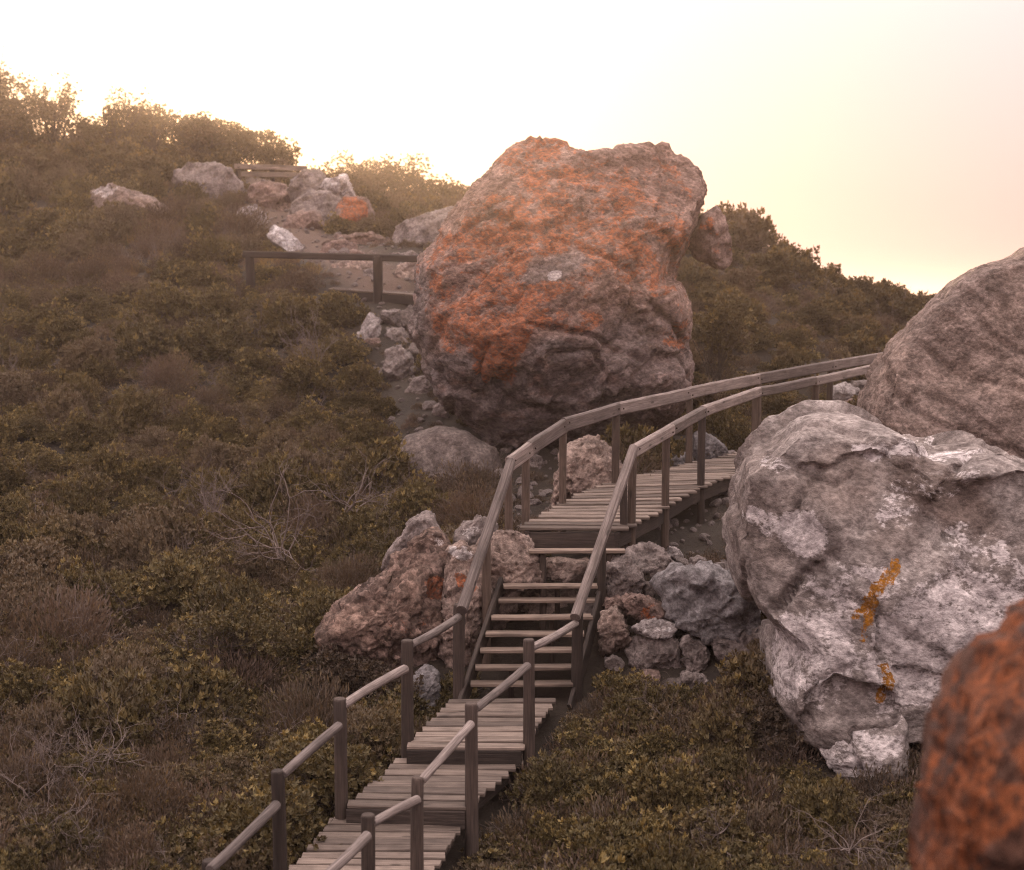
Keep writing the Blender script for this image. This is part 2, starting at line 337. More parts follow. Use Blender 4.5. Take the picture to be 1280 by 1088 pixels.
def axis_pts(a, b, st, ext):
    mid = list(np.arange(a, b + 1e-6, st)); lo, hi, s = [], [], st
    u, v = a, b
    while v < ext: s *= 1.22; v += s; u -= s; hi.append(v); lo.append(u)
    return np.array(lo[::-1] + mid + hi)
gx = axis_pts(-22, 22, 0.22, 1500); gy = axis_pts(6, 52, 0.22, 1500)
GX, GY = np.meshgrid(gx, gy); fx, fy = GX.ravel(), GY.ravel(); fz = ground(fx, fy)
pathm = np.zeros(len(fx))
PATH = [P(335, 222, 46), P(340, 250, 44), P(352, 285, 41), P(400, 320, 37), P(450, 345, 34), P(480, 362, 32.5)]
PATH2 = [PD(700, 650), PD(800, 620), PD(880, 600), PD(960, 570)]
def seg_dist(x, y, pts):
    d = np.full(len(x), 1e9)
    for a, b in zip(pts[:-1], pts[1:]):
        ex, ey = b.x - a.x, b.y - a.y; t = np.clip(((x - a.x) * ex + (y - a.y) * ey) / (ex * ex + ey * ey), 0, 1)
        d = np.minimum(d, np.hypot(x - a.x - t * ex, y - a.y - t * ey))
    return d
pathm = sstep(1.0, 0.35, seg_dist(fx, fy, PATH))
nx, ny = len(gx), len(gy); ii = (np.arange(ny - 1)[:, None] * nx + np.arange(nx - 1)[None, :]).ravel()
tf = np.stack([ii, ii + 1, ii + nx + 1, ii + nx], 1)
terr = mesh_obj('ground', np.stack([fx, fy, fz], 1), tf, M['soil'], smooth=True, attrs={'path': pathm})
tag(terr, 'dry brown litter covered soil of the slope', 'ground', kind='structure')

# ------------------------------------------------------------------ rocks
_ico = {}
def ico(level):
    if level not in _ico:
        bm = bmesh.new(); bmesh.ops.create_icosphere(bm, subdivisions=level, radius=1)
        v = np.array([q.co[:] for q in bm.verts]); f = np.array([[q.index for q in fc.verts] for fc in bm.faces]); bm.free()
        v /= np.linalg.norm(v, axis=1)[:, None]; _ico[level] = (v, f)
    return _ico[level]
def vnormals(v, f):
    n = np.cross(v[f[:, 1]] - v[f[:, 0]], v[f[:, 2]] - v[f[:, 0]]); r = np.zeros_like(v)
    for c in range(3):
        for a in range(3): r[:, a] += np.bincount(f[:, c], n[:, a], len(v))
    return r / (np.linalg.norm(r, axis=1)[:, None] + 1e-12)
def poly_dist(px, py, pts):
    d = np.full(len(px), 1e9)
    for (ax, ay), (bx, by) in zip(pts[:-1], pts[1:]):
        ex, ey = bx - ax, by - ay; t = np.clip(((px - ax) * ex + (py - ay) * ey) / (ex * ex + ey * ey + 1e-9), 0, 1)
        d = np.minimum(d, np.hypot(px - ax - t * ex, py - ay - t * ey))
    return d
def inpoly(px, py, pl):
    c = np.zeros(len(px), bool); n_ = len(pl); j = n_ - 1
    for i in range(n_):
        (xi, yi), (xj, yj) = pl[i], pl[j]
        c ^= ((yi > py) != (yj > py)) & (px < (xj - xi) * (py - yi) / (yj - yi + 1e-9) + xi); j = i
    return c
FOOT = []
def rock(name, label, cat, poly, D, tf_, tb, level, mat, seed, n=2.5, facets=9, rough=0.04, pebbles=0.0, relief=(), cracks=(), masks=None, group=None, ledge=0.0, ref=0.45, fdepth=(0.55, 0.93), parent=None, foot=True, blocky=0.06, strata=0.0, sang=38, planes=(), regions=(), slabs=0.0):
    rg = np.random.default_rng(seed)
    Dr = D - ref * tf_
    w = [P(a, b, Dr) for a, b in poly]; X = np.array([q.x for q in w]) * 1.0; Z = np.array([q.z for q in w])
    ar = 0.5 * np.sum(X * np.roll(Z, -1) - np.roll(X, -1) * Z)
    cx = np.sum((X + np.roll(X, -1)) * (X * np.roll(Z, -1) - np.roll(X, -1) * Z)) / (6 * ar)
    cz = np.sum((Z + np.roll(Z, -1)) * (X * np.roll(Z, -1) - np.roll(X, -1) * Z)) / (6 * ar)
    th = np.linspace(-math.pi, math.pi, 721); R = np.zeros(721)
    for i in range(len(X)):
        ax, az = X[i] - cx, Z[i] - cz; bx, bz = X[(i + 1) % len(X)] - cx, Z[(i + 1) % len(X)] - cz
        dx, dz = np.cos(th), np.sin(th); den = dx * (bz - az) - dz * (bx - ax); den = np.where(np.abs(den) < 1e-9, 1e-9, den)
        t = (ax * (bz - az) - az * (bx - ax)) / den; u = (ax * dz - az * dx) / den
        R = np.where((u >= -1e-6) & (u <= 1 + 1e-6) & (t > R), t, R)
    kern = np.ones(7) / 7; R[:-1] = np.convolve(np.concatenate([R[-4:-1], R[:-1], R[:3]]), kern, 'valid'); R[-1] = R[0]
    size = math.sqrt(abs(ar))
    d, f = ico(level); d = d.copy()
    xz = np.hypot(d[:, 0], d[:, 2]); s = (xz ** n + np.abs(d[:, 1]) ** n) ** (-1 / n); u = d * s[:, None]; uxz = xz * s
    tt = np.arctan2(d[:, 2], d[:, 0]); rr = np.interp(tt, th, R) * uxz
    p = np.stack([rr * np.cos(tt), np.where(u[:, 1] < 0, u[:, 1] * tf_, u[:, 1] * tb), rr * np.sin(tt)], 1)
    for _ in range(facets):
        nn = np.array([rg.normal() * 0.55, -1.0 if rg.random() < 0.75 else 1.0, rg.normal() * 0.55 + 0.1]); nn /= np.linalg.norm(nn)
        q = p @ nn; dd = np.max(q) * rg.uniform(*fdepth); ex = np.maximum(q - dd, 0); p = p - (ex * 0.92)[:, None] * nn
    for (kx, ky), kd, kn in planes:
        k0 = np.array(P(kx, ky, kd)) - (cx, D, cz); kn = np.array(kn, float); kn /= np.linalg.norm(kn)
        ex = np.maximum((p - k0) @ kn, 0); p = p - (ex * 0.96)[:, None] * kn
    front = sstep(0.0, 0.35, -u[:, 1])
    wp = p + (cx, D, cz); qx, qy = project(wp[:, 0], wp[:, 1], wp[:, 2])
    qx += 6 * vnoise(p * (4 / size), seed + 91) + 2 * vnoise(p * (13 / size), seed + 93); qy += 6 * vnoise(p * (4 / size), seed + 92) + 2 * vnoise(p * (13 / size), seed + 94)
    if len(relief):
        num = np.zeros(len(p)); den = np.full(len(p), 1e-6)
        for rx, ry, rr_, off in relief:
            wgt = np.exp(-((qx - rx) ** 2 + (qy - ry) ** 2) / (rr_ * rr_)); num += wgt * off; den = den + 0 * wgt
        p[:, 1] -= front * num
    for pl, off in regions:
        pc = list(pl) + [pl[0]]; sd_ = poly_dist(qx, qy, pc) * np.where(inpoly(qx, qy, pl), 1, -1); p[:, 1] -= off * sstep(-4.0, 5.0, sd_) * sstep(0.0, 0.2, -u[:, 1])
    nrm = vnormals(p, f)
    q = p / size
    disp = rough * size * (0.75 * fbm(q * 2.2, seed, 4) + 0.55 * fbm(q * 6.0, seed + 5, 4, 0.55, True) * 0.5 + 0.22 * fbm(q * 19, seed + 9, 3))
    ca_, sa_ = math.cos(rad(sang)), math.sin(rad(sang))
    qs = np.stack([q[:, 0] * ca_ + q[:, 2] * sa_, q[:, 1], -q[:, 0] * sa_ + q[:, 2] * ca_], 1)
    if blocky:
        disp = disp + blocky * size * (chunk(qs * (2.6, 2.6, 4.2), seed + 11) + 0.45 * chunk(qs * (6.5, 6.5, 10), seed + 12) + 0.2 * chunk(qs * (15, 15, 22), seed + 13))
    if slabs: disp = disp + slabs * size * chunk(qs * (1.2, 1.2, 2.0), seed + 21, 1.3)
    if strata:
        disp = disp + strata * size * (fbm(qs * (2.5, 4, 14), seed + 14, 4, 0.55, True) + 0.5 * chunk(qs * (7, 9, 26), seed + 15))
    if ledge:                              # bedding steps
        h = p @ np.array([0.55, -0.15, 0.82]) + 0.12 * size * fbm(q * 1.5, seed + 30, 3); st = 0.16 * size
        saw = np.abs(((h / st) % 1.0) - 0.5) * 2; disp = disp + ledge * size * (sstep(0.0, 0.22, saw) - 1) * sstep(-0.2, 0.3, fbm(q * 2, seed + 33, 3))
    if pebbles:
        f1, f2, cid = worley(p * (1 / 0.13), seed + 40); disp = disp + pebbles * (sstep(0.0, 0.25, f2 - f1) * (0.4 + cid) - 0.6)
        f1, f2, cid = worley(p * (1 / 0.055), seed + 50); disp = disp + pebbles * 0.35 * (sstep(0.0, 0.3, f2 - f1) * (0.4 + cid) - 0.6)
    for pts, wd, dep in cracks:
        dd = poly_dist(qx, qy, pts); disp = disp - dep * np.exp(-(dd / wd) ** 2) * front
    p = p + disp[:, None] * nrm
    at = {}
    for key, items in (masks or {}).items():
        a = np.zeros(len(p))
        for it in items:
            if isinstance(it[0], (int, float)):
                mx, my, ra, rb, ang, val = it; ca, sa = math.cos(rad(ang)), math.sin(rad(ang))
                e = np.sqrt((((qx - mx) * ca + (qy - my) * sa) / ra) ** 2 + ((-(qx - mx) * sa + (qy - my) * ca) / rb) ** 2)
                m_ = val * sstep(1.25, 0.6, e)
            else:
                pts, wd, val = it; m_ = val * sstep(wd * 1.3, wd * 0.5, poly_dist(qx, qy, pts))
            a = np.where(m_ < 0, np.minimum(a, 0) + a * (a > 0) * (1 + m_) + m_ * 0.5, np.maximum(a, m_))
        at[key] = a * np.where(front > 0, 1, 0.5)
    zb = p[:, 2].min()
    p[:, 2] -= zb
    o = mesh_obj(name, p, f, mat, parent, (cx, D, cz + zb), True, at)
    if parent is None: tag(o, label, cat, group)
    if foot: FOOT.append((cx, D + 0.0, max(R.max() * 0.58, 0.1), max(tf_, tb) * 0.85, cz + zb))
    return o

# -- the great orange boulder and its neighbours
rock('orange_boulder', 'huge round boulder crusted with orange lichen behind the timber walkway', 'boulder',
     [(512,375),(520,332),(540,308),(562,266),(590,228),(625,192),(645,174),(668,167),(700,169),(711,187),(738,190),(800,183),(835,173),(858,189),(880,212),(889,228),(884,262),(873,300),(858,330),(850,348),(862,364),(872,384),(872,405),(865,432),(872,470),(866,505),(840,530),(800,560),(740,574),(680,580),(640,579),(616,572),(598,545),(572,520),(548,490),(528,450),(514,420)],
     25.0, 2.35, 2.6, 7, M['orange'], 11, n=2.35, facets=7, rough=0.026, pebbles=0.024, ref=0.5, fdepth=(0.8, 0.99), blocky=0.024, strata=0.003, slabs=0.012,
     relief=[(600,330,90,0.10),(700,270,90,0.05),(760,300,60,-0.12),(690,450,50,0.16),(640,545,70,-0.15),(700,545,80,-0.28),(790,520,70,-0.32),(810,420,50,-0.30),(800,470,40,0.10),(845,400,35,0.22),(840,250,60,-0.15),(870,330,40,-0.3),(590,440,60,0.16),(645,500,30,-0.35),(560,500,40,0.10)],
     cracks=[([(660,405),(700,412),(760,428),(800,450)],3,0.10),([(595,480),(602,450),(612,430)],3,0.10),([(640,285),(700,300),(760,325),(800,345)],3,0.08),([(770,260),(800,330),(790,400),(760,440)],4,0.10),([(640,330),(700,320)],3,0.05),([(620,485),(650,510),(700,530)],7,0.14),([(815,380),(850,420),(860,470)],4,0.12),([(540,440),(575,380),(620,330),(660,300)],2.5,0.05),([(560,300),(640,240),(720,215)],2.5,0.05),([(700,450),(745,440),(765,470),(750,520)],3,0.10)],
     masks={'lo': [(640,330,150,110,-35,0.56),(740,270,130,90,20,0.52),(820,290,60,120,0,0.48),(680,200,80,45,0,0.55),(640,380,90,32,-28,0.66),(625,440,40,55,20,0.82),(575,400,32,60,10,0.62),(700,400,80,20,8,0.6),(620,290,70,28,-35,0.68),(750,300,80,28,20,0.66),(800,340,45,40,0,0.55),(560,330,25,70,20,0.55),(845,420,22,40,0,0.5),
                   (528,430,20,80,-10,-0.6),(690,525,110,42,0,-0.9),(800,490,70,60,0,-0.8),(700,455,48,32,0,-0.7),(560,500,40,40,0,-0.6),(690,335,45,14,-25,-0.35)],
            'lg': [(690,520,150,70,0,0.9),(800,450,80,70,0,0.7),(560,490,60,60,0,0.9),(525,400,20,90,0,0.8),(690,340,50,16,-25,0.7),(700,455,50,36,0,0.9)],
            'lw': [(690,347,10,7,-20,1.0),(530,400,16,60,0,0.3),(640,500,60,40,0,0.22)]})
rock('knob_rock', 'small pinkish knob of rock leaning against shoulder of the orange boulder', 'rock',
     [(880,268),(898,260),(908,272),(911,290),(918,318),(914,334),(896,334),(872,322),(860,306),(868,286)], 24.9, 0.55, 0.7, 5, M['pink'], 12, masks={'lo': [(895,290,30,40,0,0.35)]})
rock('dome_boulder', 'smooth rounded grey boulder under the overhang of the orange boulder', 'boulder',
     [(490,575),(505,549),(545,537),(585,541),(620,562),(628,590),(600,615),(550,622),(510,612)], 23.4, 0.9, 1.0, 6, M['darkgrey'], 13, n=2.2, facets=4, rough=0.03, blocky=0.01, strata=0.006)
rock('walkway_boulder', 'upright rounded tan rock beside the walkway deck under its railing', 'rock',
     [(694,640),(697,600),(703,572),(718,556),(738,548),(756,553),(770,568),(782,592),(792,612),(780,640)], 20.6, 0.45, 0.6, 6, M['tan'], 14, facets=8, rough=0.04, pebbles=0.012, masks={'lo': [(745,555,25,10,15,0.5)]})
for i, (lab, pl, D, mt) in enumerate([
    ('pale wedge shaped slab standing behind the far end of the walkway deck', [(866,590),(869,546),(880,541),(898,552),(914,568),(915,585)], 24.0, 'bluegrey'),
    ('low pale leaning slab between the wedge slab and the walkway posts', [(815,600),(838,577),(862,567),(870,580),(866,600)], 23.6, 'bluegrey'),
    ('small flat grey stone lying by the end of the walkway deck', [(900,578),(906,567),(920,566),(928,572),(926,582)], 23.9, 'grey')]):
    rock('slab_rock', lab, 'rock', pl, D, 0.35, 0.4, 5, M[mt], 20 + i, n=3, facets=7)

# -- the right-hand boulders
rock('brown_boulder', 'massive sloping brown boulder that hides the far end of the handrails', 'boulder',
     [(1073,520),(1080,490),(1095,460),(1113,436),(1150,396),(1190,357),(1225,332),(1255,322),(1290,302),(1350,290),(1430,330),(1480,450),(1460,640),(1340,740),(1240,730),(1160,680),(1100,600)],
     20.6, 1.5, 2.0, 7, M['brown'], 31, n=2.3, facets=6, rough=0.018, pebbles=0.010, ref=-0.12, fdepth=(0.78, 0.98), blocky=0.010, strata=0.006, sang=-42, slabs=0.012,
     relief=[(1150,520,60,0.15),(1230,450,80,-0.1),(1180,470,40,-0.12)],
     cracks=[([(1100,470),(1160,520),(1240,560),(1300,575)],5,0.06),([(1140,420),(1200,470),(1280,490)],5,0.05),([(1190,360),(1240,420),(1290,450)],5,0.04)])
rock('white_boulder', 'large cracked slabby boulder crusted white with an orange yellow lichen streak', 'boulder',
     [(905,655),(907,605),(924,570),(948,549),(970,530),(990,514),(1018,507),(1050,511),(1085,526),(1113,549),(1130,552),(1165,545),(1205,541),(1235,560),(1275,583),(1340,630),(1410,690),(1430,850),(1390,1000),(1290,1080),(1190,1070),(1150,1010),(1134,940),(1122,885),(1062,884),(1022,894),(990,904),(965,885),(947,840),(948,800),(957,772),(950,758),(930,740),(913,712)],
     14.4, 1.3, 1.4, 7, M['white'], 32, n=4.5, facets=0, rough=0.010, ref=-0.45, ledge=0.0, blocky=0.018, strata=0.004, sang=-42, slabs=0.040,
     planes=[((960,640),13.75,(-0.55,-1,0.12)),((1180,780),13.12,(0.12,-1,0.30)),((1020,800),13.25,(-0.42,-1,0.05)),((1200,610),13.42,(0.05,-0.75,0.75)),((1050,600),13.65,(-0.10,-0.9,0.50)),((1100,880),13.1,(0,-1,-0.35)),((1000,530),14.1,(0,-0.45,1))],
     regions=[([(890,600),(940,530),(975,555),(1000,588),(1045,590),(1070,570),(1072,600),(1060,650),(1040,690),(1005,714),(975,738),(955,765),(890,740)],0.05),
              ([(955,560),(1000,495),(1060,500),(1125,548),(1108,562),(1062,568),(1042,584),(1000,584),(975,562)],0.09),
              ([(930,800),(955,770),(990,735),(1040,706),(1078,735),(1096,768),(1100,810),(1108,862),(1075,862),(1040,852),(1010,885),(985,915),(930,880)],0.07),
              ([(1115,560),(1160,540),(1215,535),(1285,590),(1240,600),(1190,600),(1160,625),(1125,610)],0.08),
              ([(1000,870),(1040,850),(1075,862),(1120,872),(1120,900),(1000,910)],-0.10),
              ([(1090,640),(1140,600),(1170,640),(1120,700)],0.03)],
     relief=[(1140,590,18,-0.12),(1210,632,22,-0.12),(1180,660,20,-0.08),(1100,660,25,-0.06),(1165,610,14,0.10),(1230,585,16,0.10)],
     cracks=[([(1096,770),(1100,810),(1108,870),(1120,890)],3,0.09),([(1040,688),(1000,718),(962,762)],4,0.12),([(1040,850),(1075,860),(1118,872)],4,0.10),([(1000,884),(1020,850),(1060,830)],3,0.07),([(1150,660),(1175,620),(1205,560)],6,0.09),([(1260,620),(1200,700),(1150,760)],3,0.05),([(990,650),(1012,610),(1030,590)],3,0.06),([(1000,590),(1048,606),(1070,592)],3,0.06),([(1095,640),(1060,690),(1010,720)],4,0.05),([(1170,690),(1190,660)],5,0.06)],
     masks={'ly': [([(1110,714),(1100,732),(1090,742)],11,0.60),([(1090,742),(1084,756)],15,0.60),([(1086,754),(1066,770)],9,0.60),([(1084,760),(1082,775),(1092,772)],9,0.56),([(1080,775),(1076,800)],7,0.52),([(1109,834),(1114,850)],6,0.52),([(1114,850),(1112,868),(1104,878)],9,0.56)],
            'lw': [(1010,820,70,75,0,0.56),(1190,790,120,80,-30,0.60),(1130,830,60,80,0,0.56),(1060,740,70,40,0,0.42),(1240,720,80,60,0,0.40),(1000,665,30,38,-60,0.66),(952,650,20,30,-60,0.42),(972,580,25,14,20,0.40),(1095,562,30,12,10,0.55),(1160,556,70,12,-5,0.52),(1130,630,60,30,-50,0.40),(1200,600,40,20,-40,0.36),(1210,670,50,30,-40,0.34)],
            'lg': [(955,640,60,90,0,0.45),(1050,600,60,50,0,0.6),(1180,615,90,40,30,0.85),(1120,670,50,30,-40,0.5)]})
rock('hanging_slab', 'jagged white flaked slab wedged beneath the white boulder', 'rock',
     [(1020,900),(1032,890),(1062,884),(1100,880),(1126,884),(1136,905),(1140,940),(1142,985),(1118,988),(1090,992),(1070,1001),(1050,978),(1032,950),(1022,925)],
     13.5, 0.5, 0.7, 6, M['white'], 35, n=3.5, facets=7, rough=0.015, ref=0.6, blocky=0.02, masks={'lw': [(1065,950,50,60,0,0.52),(1110,920,25,50,0,0.4)]}, cracks=[([(1075,1000),(1070,950),(1050,900)],4,0.06)])
rock('shaded_block', 'dark shaded block of stone below the jagged white slab', 'rock',
     [(975,905),(1010,890),(1060,900),(1140,950),(1160,1010),(1170,1130),(1060,1140),(1010,1020),(985,950)], 13.95, 0.45, 0.9, 6, M['grey'], 36, n=3, facets=8)
rock('foreground_rock', 'rust red out of focus rock rising in the near foreground', 'rock',
     [(1168,1110),(1172,1010),(1180,944),(1196,896),(1222,850),(1254,812),(1300,776),(1360,742),(1440,715),(1550,870),(1520,1200),(1330,1330),(1140,1300)],
     4.5, 0.3, 0.7, 6, M['rust'], 37, n=2.8, facets=5, rough=0.07, blocky=0.035, strata=0.014, sang=55, ref=-0.3, masks={'lo': [(1230,1000,90,50,-60,0.4),(1250,850,30,90,40,0.3),(1200,1050,30,70,30,0.4),(1175,900,20,50,10,-0.4),(1260,950,30,60,30,-0.4)]})

# -- rocks between stairs and white boulder
G1 = None
for i, (nm, lab, pl, D, t, mt, mk) in enumerate([
    ('slab_rock', 'speckled blue grey slab jammed against the white boulder', [(822,735),(850,718),(905,726),(945,745),(957,772),(952,800),(930,812),(890,806),(858,792),(838,772)], 15.9, 0.6, 'bluegrey', {'lw': [(900,740,50,25,20,0.2)]}),
    ('wedge_rock', 'plain dark wedge of stone below the speckled blue grey slab', [(885,802),(920,806),(955,790),(966,830),(955,868),(935,850),(905,830)], 15.7, 0.5, 'grey', None),
    ('block_rock', 'squarish brown block standing next to the upper stair post', [(760,712),(768,703),(790,702),(803,716),(808,742),(792,750),(760,750)], 16.6, 0.35, 'grey', None),
    ('round_rock', 'rounded grey stone behind the squarish brown block', [(784,692),(812,683),(832,691),(845,712),(825,722),(795,720)], 17.1, 0.35, 'grey', None),
    ('pointed_rock', 'small pointed stone on the bare soil under the walkway', [(862,724),(868,704),(876,699),(896,710),(906,724),(880,730)], 17.0, 0.3, 'grey', None),
    ('flat_rock', 'flat grey stone between the pointed stone and the blue grey slab', [(818,728),(848,716),(868,722),(850,740),(824,746)], 16.5, 0.3, 'bluegrey', None),
    ('chip_rock', 'tiny pale chip of stone under the walkway edge', [(835,700),(837,684),(850,688),(856,700)], 18.3, 0.15, 'pale', None),
    ('streaked_rock', 'tilted stone with a rusty orange edge in the pile beside the stairs', [(780,755),(790,749),(815,752),(831,762),(835,778),(808,782),(786,770)], 16.1, 0.3, 'pink', {'lo': [(808,768,10,20,0,0.6)]}),
    ('oval_rock', 'pale flattish oval stone lying in the pile beside the stairs', [(790,788),(805,778),(828,777),(848,784),(848,793),(815,797),(795,796)], 15.95, 0.3, 'pale', {'lw': [(820,785,30,8,0,0.2)]}),
    ('upright_rock', 'pale tan upright stone touching the lower stair post', [(754,770),(768,762),(782,776),(788,806),(785,822),(752,822)], 16.1, 0.3, 'tan', None),
    ('block_rock', 'broad brown block at the foot of the stone pile beside the stairs', [(790,808),(810,796),(842,796),(852,815),(850,842),(800,848),(786,830)], 15.9, 0.35, 'grey', None),
    ('block_rock', 'small square stone below the blue grey slab', [(852,806),(862,798),(884,808),(888,838),(860,842)], 15.8, 0.3, 'grey', None),
    ('chip_rock', 'thin pale edged stone sunk in the scrub at the foot of the pile', [(848,866),(856,846),(884,848),(890,866)], 15.4, 0.2, 'grey', {'lw': [(880,850,8,6,0,0.6)]}),
    ('block_rock', 'brown stone wedged under the squarish block beside the stairs', [(756,752),(775,748),(786,760),(784,774),(756,770)], 16.4, 0.25, 'pink', None)]):
    rock(nm, lab, 'rock', pl, D, t, t * 1.1, 5, M[mt], 50 + i, n=3.6, facets=14, rough=0.03, masks=mk, blocky=0.085, slabs=0.05)
# -- rubble under the open stairs
for i, (lab, pl, D, mt) in enumerate([
    ('large pale stone behind the upper open treads of the stairs', [(615,800),(628,752),(670,742),(720,745),(735,790),(700,812),(640,815)], 17.2, 'tan'),
    ('brown stone behind the lowest open tread beside the dark post', [(590,885),(598,830),(625,808),(655,815),(660,880)], 16.75, 'pink'),
    ('grey stone behind the middle open treads of the stairs', [(650,885),(655,828),(690,808),(728,815),(735,885)], 16.75, 'grey'),
    ('dark stone at the edge of the open stairs under the handrail', [(722,800),(730,760),(752,752),(768,790),(762,850),(730,860)], 16.8, 'grey'),
    ('flat worn stone forming a step at the head of the open stairs', [(648,722),(655,708),(690,703),(735,705),(752,716),(735,726),(715,730),(688,724)], 17.0, 'tan')]):
    rock('rubble_stone' if i < 4 else 'stone_step', lab, 'rock', pl, D, 0.3, 0.4, 5, M[mt], 80 + i, n=3, facets=9, rough=0.05)
# -- rocks left of the stairs
rock('conglomerate_rock', 'reddish pebbly conglomerate rock sloping up towards the stairs', 'boulder',
     [(392,800),(412,778),(455,745),(482,720),(486,704),(512,690),(520,679),(542,672),(558,680),(562,705),(560,760),(558,810),(548,850),(480,855),(420,840)], 16.9, 0.75, 0.9, 6, M['cong'], 91, n=2.6, facets=9, rough=0.05, pebbles=0.028,
     masks={'lo': [(545,732,14,16,0,0.7),(520,780,30,20,0,0.3)], 'lw': [(440,750,40,12,-35,0.3),(545,676,20,7,0,0.5)]})
rock('pointed_rock', 'pointed plain grey rock poking up behind the reddish conglomerate', 'rock', [(470,722),(478,704),(500,676),(514,656),(532,644),(541,646),(550,674),(545,700),(510,716)], 17.6, 0.35, 0.5, 5, M['grey'], 92, n=3, facets=8, rough=0.035)
rock('whitecap_rock', 'small boulder with a white crusted top beside the stair handrail', 'rock', [(566,695),(568,670),(580,656),(602,651),(622,660),(628,690),(600,704)], 17.3, 0.35, 0.5, 5, M['grey'], 93, masks={'lw': [(585,664,14,10,0,0.7)]})
rock('split_rock', 'upright rock with a white tip and orange face behind the stair post', 'rock', [(554,730),(560,696),(575,682),(592,690),(606,712),(610,760),(606,820),(598,872),(560,875),(552,810)], 16.6, 0.35, 0.55, 6, M['tan'], 94, n=2.8, facets=8, pebbles=0.01, masks={'lw': [(580,690,18,10,0,0.75)], 'lo': [(578,728,14,20,-30,0.65)]})
rock('tan_rock', 'tan layered rock filling the gap between handrail and stair head', 'rock', [(595,720),(602,680),(622,664),(648,668),(668,688),(684,712),(680,728),(650,742),(636,775),(612,800),(596,780)], 16.95, 0.4, 0.55, 6, M['tan'], 95, n=2.8, facets=8, rough=0.045, ledge=0.02)
rock('half_buried_rock', 'small white patched rock half buried below the stair post', 'rock', [(512,885),(514,850),(530,838),(546,846),(550,880),(535,895)], 15.9, 0.3, 0.4, 5, M['bluegrey'], 96, masks={'lw': [(530,860,15,20,0,0.3)]})
# -- rocks stepping down beside the orange boulder
for i, (nm, lab, pl, D, t, mt) in enumerate([
    ('spike_rock', 'tall pale spike of rock under the upper landing post', [(438,452),(445,424),(455,400),(464,385),(473,396),(476,450),(458,460)], 30.0, 0.35, 'pale'),
    ('block_rock', 'square stone directly below the upper landing deck', [(474,408),(476,390),(500,387),(508,398),(506,412),(480,414)], 30.6, 0.35, 'grey'),
    ('block_rock', 'brown stone between the square stone and the orange boulder', [(478,436),(482,412),(505,410),(514,425),(512,440)], 30.0, 0.35, 'grey'),
    ('round_rock', 'biggest rounded stone in the run of stones beside the orange boulder', [(477,462),(482,438),(500,431),(514,448),(518,472),(504,490),(484,486)], 28.8, 0.45, 'grey'),
    ('round_rock', 'rounded stone just below the biggest one beside the orange boulder', [(486,508),(494,490),(514,488),(524,505),(514,522),(494,522)], 27.8, 0.4, 'grey'),
    ('wedge_rock', 'stone tucked against the flank of the orange boulder', [(506,492),(516,474),(532,470),(540,488),(528,502)], 27.6, 0.35, 'grey'),
    ('small_rock', 'little brown stone below the run of rounded stones', [(518,530),(524,514),(538,510),(546,522),(540,534)], 26.8, 0.3, 'pink'),
    ('wedge_rock', 'leaning pale wedge stone touching the base of the orange boulder', [(534,536),(542,508),(552,504),(562,520),(566,536)], 26.2, 0.35, 'grey'),
    ('small_rock', 'half hidden flat stone among twigs left of the rounded stones', [(418,486),(425,474),(442,474),(448,486),(435,494)], 28.6, 0.3, 'grey')]):
    rock(nm, lab, 'rock', pl, D, t, t, 5, M[mt], 110 + i, n=2.7, facets=8, rough=0.04)
def blob(cx_, cy_, rx, ry, rg):
    n_ = rg.randint(6, 8); return [(cx_ + rx * math.cos(2 * math.pi * k / n_) * rg.uniform(0.75, 1.15), cy_ + ry * math.sin(2 * math.pi * k / n_) * rg.uniform(0.75, 1.15)) for k in range(n_)]
rgp = random.Random(5)
for i, (x_, y_, rx, ry, D) in enumerate([(487,421,14,11,30.4),(512,402,10,14,30.2),(466,432,13,10,29.8),(498,458,12,14,29.5),(520,448,10,14,29.2),(470,470,12,9,28.9),(524,470,10,11,28.6),(478,498,13,9,28.2),(502,508,13,10,28.1),(530,498,11,11,27.7),(500,530,13,9,27.0),(532,520,12,9,27.2),(516,540,14,8,26.4),(550,535,12,9,26.3),(470,520,11,8,27.4),(560,525,10,12,26.4),(485,543,12,7,26.4),(457,455,10,9,29.4)]):
    rock('rubble_stone', 'grey stone in the packed rubble between the slope scrub and the orange boulder', 'rock', blob(x_, y_, rx * 1.35, ry * 1.35, rgp), D, 0.32, 0.4, 4, M[('grey', 'darkgrey', 'pink', 'grey', 'darkgrey')[i % 5]], 700 + i, n=3, facets=9, rough=0.05, group='packed rubble stones beside the orange boulder', foot=False)
for i, (x_, y_, rx, ry, D) in enumerate([(432,352,18,7,33.8),(470,336,16,8,34.6),(500,352,15,9,33.4),(440,322,17,8,35.6),(478,316,16,8,36.2),(512,326,14,8,35.2),(418,306,15,8,37.2),(372,300,14,8,39.4),(455,362,14,5,33.0),(520,362,12,7,32.8),(352,262,14,8,42.4),(330,246,13,7,43.4)]):
    rock('step_stone', 'brown ledge stone on the dirt path between landing and ridge', 'rock', blob(x_, y_, rx * 1.2, ry * 1.2, rgp), D, 0.4, 0.5, 4, M[('pink', 'tan', 'cong', 'darkgrey')[i % 4]], 760 + i, n=3.4, facets=10, rough=0.04, group='ledge stones of the dirt path', foot=False)
